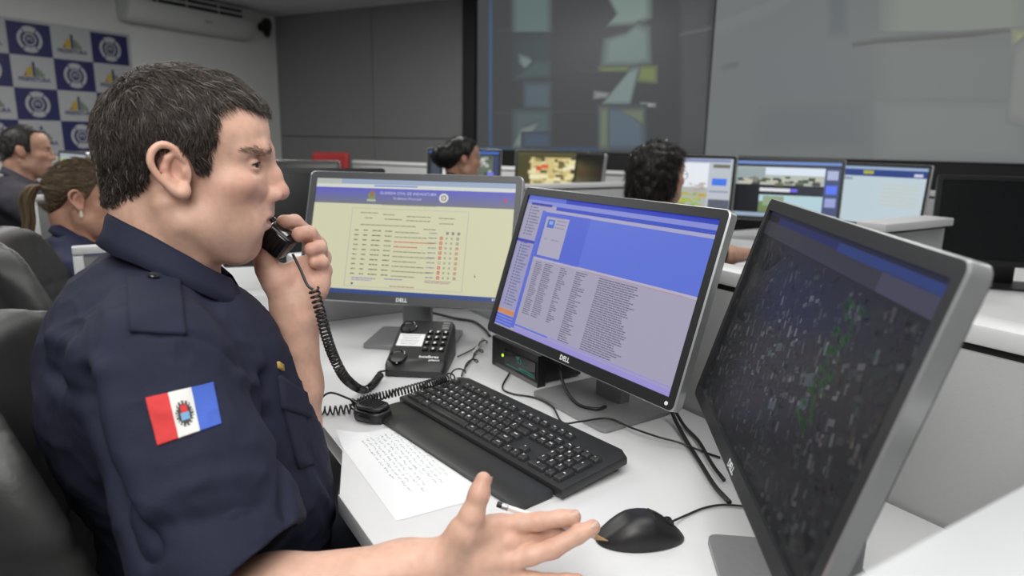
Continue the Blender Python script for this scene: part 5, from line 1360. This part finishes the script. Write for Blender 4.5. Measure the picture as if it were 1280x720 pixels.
def cap_hair(t, HA, U0, mask, thick, colf, n, length, capcol, crown=(-.05, .01, .118), flowf=None, h=.004, rad=.0005, extra=None, seed=1, gravity=.2, lift=.003):
    Q = Sculpt(); cf = Frame(Q, (0, 0, 0)); cranium(cf); Q.ell((.040, 0, -.030), (.054, .057, .070), .03); Q.ell((-.060, 0, -.055), (.036, .045, .05), .02)
    W = Sculpt(); W.custom(lambda P: Q.ev(P, .05)-(lambda m: m*thick-.004*(1-m))(np.clip((mask(P)+.002)/.010, 0, 1))-.002*vnoise(P*np.array([1, 1, .5]), 90, seed), (-.13, -.11, -.10), (.14, .11, .16))
    if extra:
        for e in extra: e(W)
    v, f = W.mesh(h, 1); far = Q.ev(v.astype(np.float32), .06) > .016; keep = ((mask(v) > -.004) | far)[f].all(1); f = f[keep]
    r = np.random.default_rng(seed); P, N = surf_pts(v, f, n, r); N = W.grad(P.astype(np.float32))
    D = (flowf or (lambda P, N: flow(P, N, crown)))(P, N); D = D+r.normal(0, .16, P.shape)+.35*np.stack([vnoise(P, 60, k_) for k_ in (1, 2, 3)], 1); D -= N*np.sum(D*N, 1, keepdims=True); D /= np.linalg.norm(D, axis=1, keepdims=True)+1e-9
    s_ = strands(P-N*.001, N, D, np.full(len(P), length), rad, lift, r, colf, gravity=gravity, wave=.003)
    a, b, c = join([(v, f, np.tile(np.array(capcol), (len(v), 1))), s_]); return a@HA.T+U0, b, c
def coler(base, var=(.6, 1.6), grey=0., g_=(.2, .19, .18)):
    def f(P, r):
        c = np.tile(np.array(base), (len(P), 1))*r.uniform(*var, (len(P), 1)); m = r.uniform(0, 1, len(P)) < grey; c[m] = np.array(g_)*r.uniform(.7, 1.2, (m.sum(), 1)); return c
    return f
def full_mask(P):     # a woman's hairline: high forehead, ears free or covered
    x, y, z = P[:, 0], np.abs(P[:, 1]), P[:, 2]
    A = np.interp(z, [-.03, 0, .04, .07, .095, .12], [.000, .012, .035, .058, .095, .16])-x
    zb = np.interp(x, [-.12, -.085, -.06, -.042, -.03, .0, .02], [-.055, -.055, -.040, -.012, .018, .022, .004]); return np.minimum(A*.8, z-zb)
fwd_az = 58.
# woman with the pony tail
c1 = np.array([-1.374, 2.173, 1.037])
w1, hf1, HA1, U1 = seated('woman with light brown pony tail and pearl earring in navy polo shirt', c1, 60, 60, 'uniform2', h=.0036, tone=(.53, .29, .20), male=False, tilt=.10, arms={-1: ((.06, -.19, DZ-1.037+.085), (.19, -.02, DZ-1.037+.055)), 1: ((.05, .22, DZ-1.037+.085), (.21, .10, DZ-1.037+.055))})
tie = np.array([-.108, 0, .030])
def back_flow(P, N): d = tie-P; d /= np.linalg.norm(d, axis=1, keepdims=True)+1e-9; d -= N*np.sum(d*N, 1, keepdims=True); return d/(np.linalg.norm(d, axis=1, keepdims=True)+1e-9)
lb = coler((.105, .070, .038), (.45, 1.9), .18, (.26, .19, .12))
hv1 = cap_hair(w1, HA1, U1, full_mask, .007, lb, 5200, .034, (.05, .034, .020), flowf=back_flow, rad=.0006, seed=3, gravity=0, lift=.0012)
tail = spline([(-.104, -.004, .030), (-.128, -.012, .024), (-.146, -.022, -.02), (-.140, -.034, -.085), (-.150, -.044, -.15), (-.140, -.05, -.21), (-.148, -.05, -.25)], 8); tail = np.array(tail)
r_ = np.random.default_rng(8); tv = MB(); tcol = []
parts_ = [hv1]
for i in range(420):
    a, rr = r_.uniform(0, 2*PI), math.sqrt(r_.uniform(0, 1)); u = np.linspace(0, 1, len(tail)); prof_ = np.interp(u, [0, .08, .3, .7, 1], [.007, .015, .020, .018, .006])*rr; w_ = a+r_.uniform(-.6, .6)*u*3
    end = int(len(tail)*r_.uniform(.75, 1)); p = tail+np.stack([np.cos(w_)*prof_, np.sin(w_)*prof_, .0*u], 1)+.004*np.stack([np.sin(u*9+a), np.cos(u*9+a), 0*u], 1)*u[:, None]; p = p[:max(end, 6)][::2]
    m = MB().tube([tuple(q) for q in p], [.0016]*(len(p)-1)+[.0004], 3, cap=False); parts_.append((np.array(m.v)@HA1.T+U1, np.array(m.f), np.tile(np.array([.095, .062, .034])*r_.uniform(.4, 1.8), (len(m.v), 1))))
a_, b_, c_ = join(parts_); np_mesh('hair', a_, b_, M_['hair'], w1, c_)
M_['pearl'] = mat('pearl', (.75, .68, .52, 1), .15)
er = hf1.w((-.004, -.082, -.040))+U1
obj('earring', MB().lathe([(0, .010), (.003, .008), (.0035, .004), (.003, 0), (.0045, -.004), (.006, -.010), (.0045, -.016), (0, -.018)], seg=14), M_['pearl'], w1, loc=tuple(er))
tp = hf1.w(tuple(tie))+U1
obj('hair_tie', MB().tube([(.0, .013*math.cos(q), .013*math.sin(q)) for q in np.linspace(0, 2*PI, 17)], .004, 8, cap=False), M_['black'], w1, loc=tuple(tp), ang=180)
# man with greying hair
c2 = np.array([-2.355, 3.320, 1.148])
w2, hf2, HA2, U2 = seated('man with short greying hair in dark grey shirt on the far left', c2, 57, 57, 'greyshirt', h=.005, tone=(.47, .27, .19))
def man_mask(P):
    x, y, z = P[:, 0], np.abs(P[:, 1]), P[:, 2]
    side = np.interp(z, [-.02, 0, .045, .07, .09, .115], [.022, .026, .030, .034, .050, .10]); midl = np.interp(z, [0, .075, .09, .11], [.02, .05, .092, .16]); w = np.clip((y-.022)/.026, 0, 1)
    zb = np.interp(x, [-.12, -.085, -.06, -.042, -.036, -.028, .0, .008, .03], [-.052, -.052, -.034, -.012, .005, .022, .022, -.010, -.008]); return np.minimum((midl*(1-w)+side*w-x)*.8, z-zb)
def salt(P, r):
    c = coler((.024, .020, .018), (.5, 1.5))(P, r); m = (P[:, 2] < .045) & (r.uniform(0, 1, len(P)) < .5); c[m] = np.array([.13, .13, .13])*r.uniform(.6, 1.3, (m.sum(), 1)); return c
hv2 = cap_hair(w2, HA2, U2, man_mask, .006, salt, 3500, .014, (.022, .020, .019), rad=.0007, seed=5, h=.005, gravity=.1); np_mesh('hair', *hv2[:2], M_['hair'], w2, hv2[2])
# woman with black hair tied back, far middle
c3 = np.array([-.300, 3.90, 1.128])
w3, hf3, HA3, U3 = seated('woman with black hair tied in bun seated before the far left monitors', c3, 62, 50, 'darktop', h=.006, tone=(.40, .22, .15), male=False)
blk = coler((.010, .009, .009), (.5, 1.6))
tie = np.array([-.10, 0, .03])
hv3 = cap_hair(w3, HA3, U3, full_mask, .011, blk, 2600, .03, (.008, .007, .007), flowf=back_flow, rad=.0008, seed=6, h=.006, lift=.001, extra=[lambda W: W.ell((-.125, 0, .015), (.050, .055, .060), .02)]); np_mesh('hair', *hv3[:2], M_['hair'], w3, hv3[2])
# woman with dark curly hair and glasses
c4 = np.array([.585, 2.755, 1.112])
w4, hf4, HA4, U4 = seated('woman with long dark hair and glasses seated at the lit monitors', c4, 58, 62, 'darktop', h=.0045, tone=(.50, .29, .20), male=False, sleeve=.9,
    arms={-1: ((.10, -.235, DZ-1.112+.075), (.33, -.22, DZ-1.112+.062)), 1: ((.06, .22, DZ-1.112+.085), (.30, .10, DZ-1.112+.055))})
dk_ = coler((.016, .011, .009), (.5, 1.7))
def long_mask(P): return np.maximum(full_mask(P), np.minimum(.004-P[:, 0], P[:, 2]+.09))
ex = [lambda W: W.ell((-.045, 0, .030), (.092, .092, .100), .02), lambda W: W.limb((-.070, -.025, -.03), (-.085, -.035, -.19), .058, .045, .04), lambda W: W.limb((-.070, .025, -.03), (-.085, .035, -.19), .058, .045, .04), lambda W: W.ell((-.02, -.075, -.02), (.035, .02, .07), .02), lambda W: W.ell((-.02, .075, -.02), (.035, .02, .07), .02),
      lambda W: W.custom(lambda P: np.where((P[:, 0] > .045) & (P[:, 2] < .09), .05-P[:, 0]+0.0, -1.)*-1*0+np.maximum(.03-P[:, 0], -.0)*0+9, (-9, -9, -9), (-8, -8, -8), .01)]
hv4 = cap_hair(w4, HA4, U4, long_mask, .012, dk_, 5200, .032, (.012, .009, .008), rad=.0008, seed=7, h=.005, gravity=.7, lift=.006, extra=ex[:5]+[lambda W: W.custom(lambda P: .006*vnoise(P, 55, 9)+.004*vnoise(P, 110, 8), (-.2, -.14, -.3), (.0601, .14, .16), .001, 'disp')]); np_mesh('hair', *hv4[:2], M_['hair'], w4, hv4[2])
g = MB()
for s in (-1, 1):
    g.tube([hf4.w((.104-.010*(s*.033-.0)*0-.006*abs(math.cos(q)), s*.034+.022*math.cos(q), .0+.016*math.sin(q))) for q in np.linspace(0, 2*PI, 21)], .0013, 6, cap=False); g.tube([hf4.w((.094, s*.058, .004)), hf4.w((.04, s*.076, .008)), hf4.w((-.01, s*.080, .010)), hf4.w((-.022, s*.080, -.008))], .0014, 6)
g.tube([hf4.w((.104, -.012, .004)), hf4.w((.112, 0, .006)), hf4.w((.104, .012, .004))], .0012, 6)
obj('glasses', g, M_['chrome'], w4, ang=180, loc=tuple(U4))
hcl = MB()
for q in ((.012, -.012, .135), (.055, -.088, .060)): hcl.lathe([(0, .004), (.004, .003), (.0045, 0), (0, -.003)], c=q, seg=10)
obj('hair_dots', hcl, M_['pearl'], w4, M=Matrix.Translation(Vector(U4)) @ Matrix(HA4.tolist()).to_4x4())  # two small pale dots set on the hair

# ------------------------------------------------ desks, partitions beyond
def bench(name, label, A, az, L0, L1, depth, group=None):
    d = np.array([math.sin(R(az)), math.cos(R(az)), 0]); o = np.array([math.cos(R(az)), -math.sin(R(az)), 0]); A = np.array([A[0], A[1], 0.])
    t = thing(name, label, 'desk', tuple(A), 0, group); pts = [d*L0, d*L0+o*depth, d*L1+o*depth, d*L1]; pts = [tuple(p[:2]) for p in pts]
    obj('desk_top', MB().slab(pts, DZ-.03, DZ, .003), M_['desk'], t)
    for p in (d*(L0+.1)+o*.1, d*(L0+.1)+o*(depth-.1), d*(L1-.1)+o*.1, d*(L1-.1)+o*(depth-.1)): obj('leg', MB().box((p[0], p[1], (DZ-.031)/2), (.05, .05, DZ-.031), .004), M_['stand'], t)
    return lambda s, q: A+d*s+o*q
GB = None
B2 = bench('desk', 'white desk in front of the woman with glasses, behind the near partition', (1.42, 1.98), -32, -1.3, 1.75, 1.36)
C2 = bench('desk', 'far white desk in front of the woman with the bun', (.07, 4.07), -60, -.75, 1.5, 1.30)
partition('partition', 'grey partition along the back of the desk with the lit monitors', B2(-1.3, 1.37), B2(1.7, 1.37))
partition('partition', 'far grey partition behind the monitors of the woman with the bun', C2(-.75, 1.31), C2(2.6, 1.31))
z_ = 1.0
p1_, p2_ = onz(1080, 277, z_), onz(1187, 268, z_); e = (p2_-p1_)/np.linalg.norm(p2_-p1_)
partition('partition', 'grey divider with white cap between the page monitor and the black monitor', np.r_[(p1_)[:2], 0], np.r_[(p1_+e*.42)[:2], 0], top=z_, z0=DZ+.001, cap_w=.10)
p1_, p2_ = onz(650, 230, z_), onz(782, 227, z_); e = (p2_-p1_)/np.linalg.norm(p2_-p1_)
partition('partition', 'grey divider left of the woman with glasses', np.r_[p1_[:2], 0], np.r_[p2_[:2], 0], top=z_, z0=DZ+.001)
# low white screens between the seats on the left
def low_screen(label, end, L):
    e = np.array([math.sin(R(58)), math.cos(R(58)), 0]); t = thing('desk_screen', label, 'partition', (end[0], end[1], 0), math.atan2(e[1], e[0])); H = end[2]
    obj('panel', MB().box((L/2, 0, (H-.03+DZ)/2), (L, .02, H-.03-DZ), .002), M_['dwall'], t)
    fm_ = MB().box((L/2, 0, H-.010), (L+.01, .034, .02), .003); fm_.box((.007, 0, (H+DZ)/2-.012), (.024, .034, H-DZ-.024), .003); obj('frame', fm_, M_['cap'], t)
low_screen('white framed low screen beside the woman with the pony tail', atd(92, 308, 1.75), .27)
low_screen('white framed low screen in front of the grey haired man', atd(38, 244, 2.62), .45)
# -------------------------------------------------------- distant monitors
def pic(cells, base):
    """screen picture from rectangles in 0..1, top down"""
    def f(b, x, z, w, h):
        b.rect(x, z, x+w, z+h, .003, 0, rgb(*base))
        for i, (u0, v0, u1, v1, c) in enumerate(cells):
            b.rect(x+u0*w, z+(1-v1)*h, x+u1*w, z+(1-v0)*h, .003-.0001*(i+1), 0, rgb(*c))
    return f
rq = random.Random(2)
sky = [(0, 0, 1, .08, (190, 196, 206)), (.5, .01, .98, .06, (130, 140, 180)), (0, .08, .78, .50, (226, 232, 238)), (0, .10, .5, .22, (236, 240, 246))]
for i in range(60): sky.append((lambda u, v, s: (u, v, u+s, v+s*.5, (150+rq.randrange(60), 150+rq.randrange(40), 140+rq.randrange(50))))(rq.uniform(0, .72), rq.uniform(.42, .56), rq.uniform(.02, .06)))
for i in range(90): sky.append((lambda u, v, s: (u, v, u+s*1.4, v+s, (130+rq.randrange(70), 150+rq.randrange(40), 60+rq.randrange(50))))(rq.uniform(0, .70), rq.uniform(.56, .95), rq.uniform(.02, .06)))
sky += [(.36, .66, .44, .8, (226, 214, 176)), (.40, .76, .5, .97, (230, 216, 180)), (.78, .08, 1, 1, (186, 192, 200)), (.82, .1, .98, .16, (110, 112, 90)), (.82, .34, .96, .46, (70, 120, 230)), (.8, .55, .98, .58, (140, 150, 170)), (.8, .7, 1, 1, (90, 96, 110))]
cams = [(0, 0, 1, .05, (110, 140, 200)), (0, .05, 1, .10, (50, 56, 70)), (.02, .10, .86, .42, (176, 184, 178)), (.3, .11, .86, .24, (214, 226, 238)), (.02, .12, .3, .4, (150, 164, 166))]
for i in range(50): cams.append((lambda u, v, s: (u, v, u+s*1.3, v+s, rq.choice([(70, 84, 60), (96, 104, 70), (120, 120, 112), (190, 186, 170), (60, 70, 72)])))(rq.uniform(.03, .78), rq.uniform(.26, .38), rq.uniform(.02, .07)))
cams += [(0, .42, .26, .93, (18, 20, 26)), (.26, .48, .58, .54, (220, 222, 228)), (.55, .48, .62, .54, (110, 100, 220)), (.62, .44, .86, .6, (40, 44, 54)), (.26, .6, .86, .92, (176, 206, 214)), (.26, .72, .5, .92, (110, 130, 84)), (.3, .62, .5, .8, (140, 160, 130)), (.86, .10, 1, .95, (70, 80, 120)), (.88, .14, .98, .3, (170, 180, 210)), (.88, .4, .98, .55, (90, 120, 240)), (.88, .62, .98, .78, (150, 160, 210)), (0, .93, 1, 1, (150, 170, 190))]
page = [(0, 0, 1, .05, (150, 170, 200)), (0, .05, 1, .17, (44, 66, 130)), (.4, .07, .5, .13, (170, 170, 60)), (.88, .1, .96, .15, (200, 200, 220)), (.02, .2, .3, .24, (130, 146, 168))]+[(.6, .3+.07*i, .95, .31+.07*i, (200, 190, 140)) for i in range(6)]
photo_ = [(0, 0, 1, .06, (88, 84, 50))]+[(.2, .12, .78, .98, (206, 190, 130))]
for i in range(70): photo_.append((lambda u, v, s: (u, v, u+s*1.3, v+s, rq.choice([(226, 214, 160), (200, 176, 110), (120, 104, 60), (86, 84, 54), (232, 226, 190), (150, 140, 90)])))(rq.uniform(.16, .75), rq.uniform(.12, .9), rq.uniform(.03, .12)))
photo_ += [(.28, .34, .36, .46, (206, 84, 50)), (.36, .3, .46, .4, (212, 100, 60)), (.9, .4, .97, .7, (150, 150, 120))]
strip = [(0, 0, 1, .06, (70, 110, 190)), (.03, .1, .16, .9, (66, 74, 84)), (.2, .12, .3, .9, (226, 230, 230)), (.3, .1, .7, .95, (34, 36, 40)), (.7, .1, .92, .95, (96, 106, 96))]
for i in range(24): strip.append((lambda u, v, s: (u, v, u+s, v+s*1.3, rq.choice([(60, 66, 60), (150, 156, 146), (190, 194, 186), (100, 116, 90)])))(rq.uniform(.7, .86), rq.uniform(.1, .8), rq.uniform(.03, .06)))
strip += [(.84, .5, .94, .75, (120, 120, 220)), (.93, .1, 1, 1, (60, 70, 100))]
def bgmon(label, px, py, d, yaw, scr, tilt=6, bez='bezel', group='monitors further back', black=False, zb=None, zs=DZ):
    p = atd(px, py, d); top = p[2]; y = R(yaw); bk = np.array([-math.sin(y), math.cos(y), 0]); bot = top-MH*math.cos(R(tilt)); q = p-bk*MH*math.sin(R(tilt)); base = q+bk*.085; base[2] = zs
    return monitor(label, tuple(base), y, R(tilt), bot-zs, .085, scr, bez=bez, group=group, detail=False, black=black, logo=not black)
bgmon('lit monitor with landscape view half hidden by the woman with glasses', 853, 193, 3.40, -28, pic(sky, (170, 180, 170)))
bgmon('lit monitor with street camera tiles right of the woman with glasses', 985, 198, 3.45, -24, pic(cams, (26, 28, 36)), tilt=5)
bgmon('lit monitor with pale page and dark blue header, rightmost of the far row', 1094, 204, 3.40, -52, pic(page, (188, 204, 212)))
bgmon('switched off black monitor standing on the desk at the right edge', 1283, 221, 2.38, -20, None, black=True)
bgmon('far monitor showing camera strips behind the woman with the bun', 580, 186, 4.75, -10, pic(strip, (40, 42, 46)))
bgmon('far monitor showing yellowish photo between the two dark haired women', 690, 188, 4.9, -12, pic(photo_, (74, 70, 44)))
bgmon('far dark monitor turned sideways right of the yellowish photo', 738, 191, 4.42, -76, None)
bgmon('switched off black monitor behind the pale yellow web page monitor', 380, 210, 2.25, 20, None, black=True)
bgmon('switched off monitor whose top edge shows as thin strip below the red chair', 352, 200, 3.2, 12, None)
bgmon('lit monitor in front of the grey haired man by the banner', 90, 189, 4.15, -42, pic([(0, 0, 1, .1, (150, 160, 170)), (0, .1, .5, .9, (160, 180, 120)), (.5, .1, 1, .5, (220, 226, 226))], (196, 204, 190)))
# red chair by the far wall
rc = thing('visitor_chair', 'red upholstered chair by the dark far wall', 'chair', (-1.76, 6.15, 0), az_rz(200))
SB = Sculpt(); SB.custom(lambda P: rbox(np.stack([P[:, 0]+.21-.5*P[:, 1]**2+.12*(P[:, 2]-.9), P[:, 1], P[:, 2]], 1), (0, 0, .90), (.03, .20, .20), .028), (-.35, -.24, .66), (0, .24, 1.14), .01)
v_, f_ = SB.mesh(.014, 2); np_mesh('backrest', v_, f_, M_['red'], rc)
obj('seat', MB().box((0, 0, .46), (.44, .46, .07), .03, 3), M_['red'], rc)
for sx, sy in ((1, 1), (1, -1), (-1, 1), (-1, -1)): obj('leg', MB().tube([(sx*.17, sy*.19, .43), (sx*.21, sy*.22, 0)], .012, 8), M_['black'], rc)
obj('back_support', MB().tube([(-.19, 0, .44), (-.26, 0, .50), (-.25, 0, .80)], .02, 8, flat=.5), M_['black'], rc)
# -------------------------------------------------------- cables on the desk
cable('usb_cable', 'thin black cable running along the back of the keyboard', deskpts([(637, 466), (628, 484), (640, 492), (668, 497), (690, 508, .006), (703, 528, .014), (725, 527, .0145), (760, 523, .0145), (790, 535, .0145), (822, 546, .0145), (848, 553, .010), (880, 565), (900, 572)], .003), .0019)
cable('monitor_cable', 'black cable looping down beneath the middle monitor', spline([np.r_[onz(699, 470, DZ+.05)[:2], DZ+.07], np.r_[onz(706, 488, DZ+.03)[:2], DZ+.035], np.r_[onz(722, 505, DZ+.014)[:2], DZ+.014], np.r_[onz(745, 511, DZ+.0135)[:2], DZ+.0135], np.r_[onz(757, 508, DZ+.0135)[:2], DZ+.0135]], 8), .0032)
cable('power_cable', 'thick black cable dropping beside the right foot of the middle monitor', deskpts([(836, 505, .03), (845, 527, .012), (858, 551, .006), (876, 580, .006), (893, 607, .006), (912, 628, .006)]), .0036)
cable('video_cable', 'black cable curving from the middle monitor towards the partition', deskpts([(843, 512, .02), (856, 533, .006), (873, 551, .006), (890, 580, .006), (905, 600, .006)]), .0030)
cable('power_cable', 'black cable behind the pale yellow web page monitor', deskpts([(520, 386, .05), (548, 393, .012), (570, 398, .006), (592, 402, .006), (606, 412, .006), (612, 420, .006)]), .0036)
cable('network_cable', 'thin cable winding from the desk phone to the small black computer', deskpts([(572, 446, .01), (590, 437, .006), (602, 428, .012), (592, 446, .006), (580, 462, .006), (577, 470, .006)]), .0018)
pl_ = onz(602, 428, DZ+.01); M_['clear'] = mat('pale_plug', (.55, .56, .55, 1), .25)
tag(obj('network_plug', MB().tube([onz(593, 440, DZ+.012), onz(604, 424, DZ+.014)], .0046, 8), M_['clear'], ang=40), 'pale plastic plug on the thin cable beside the small computer', 'plug')
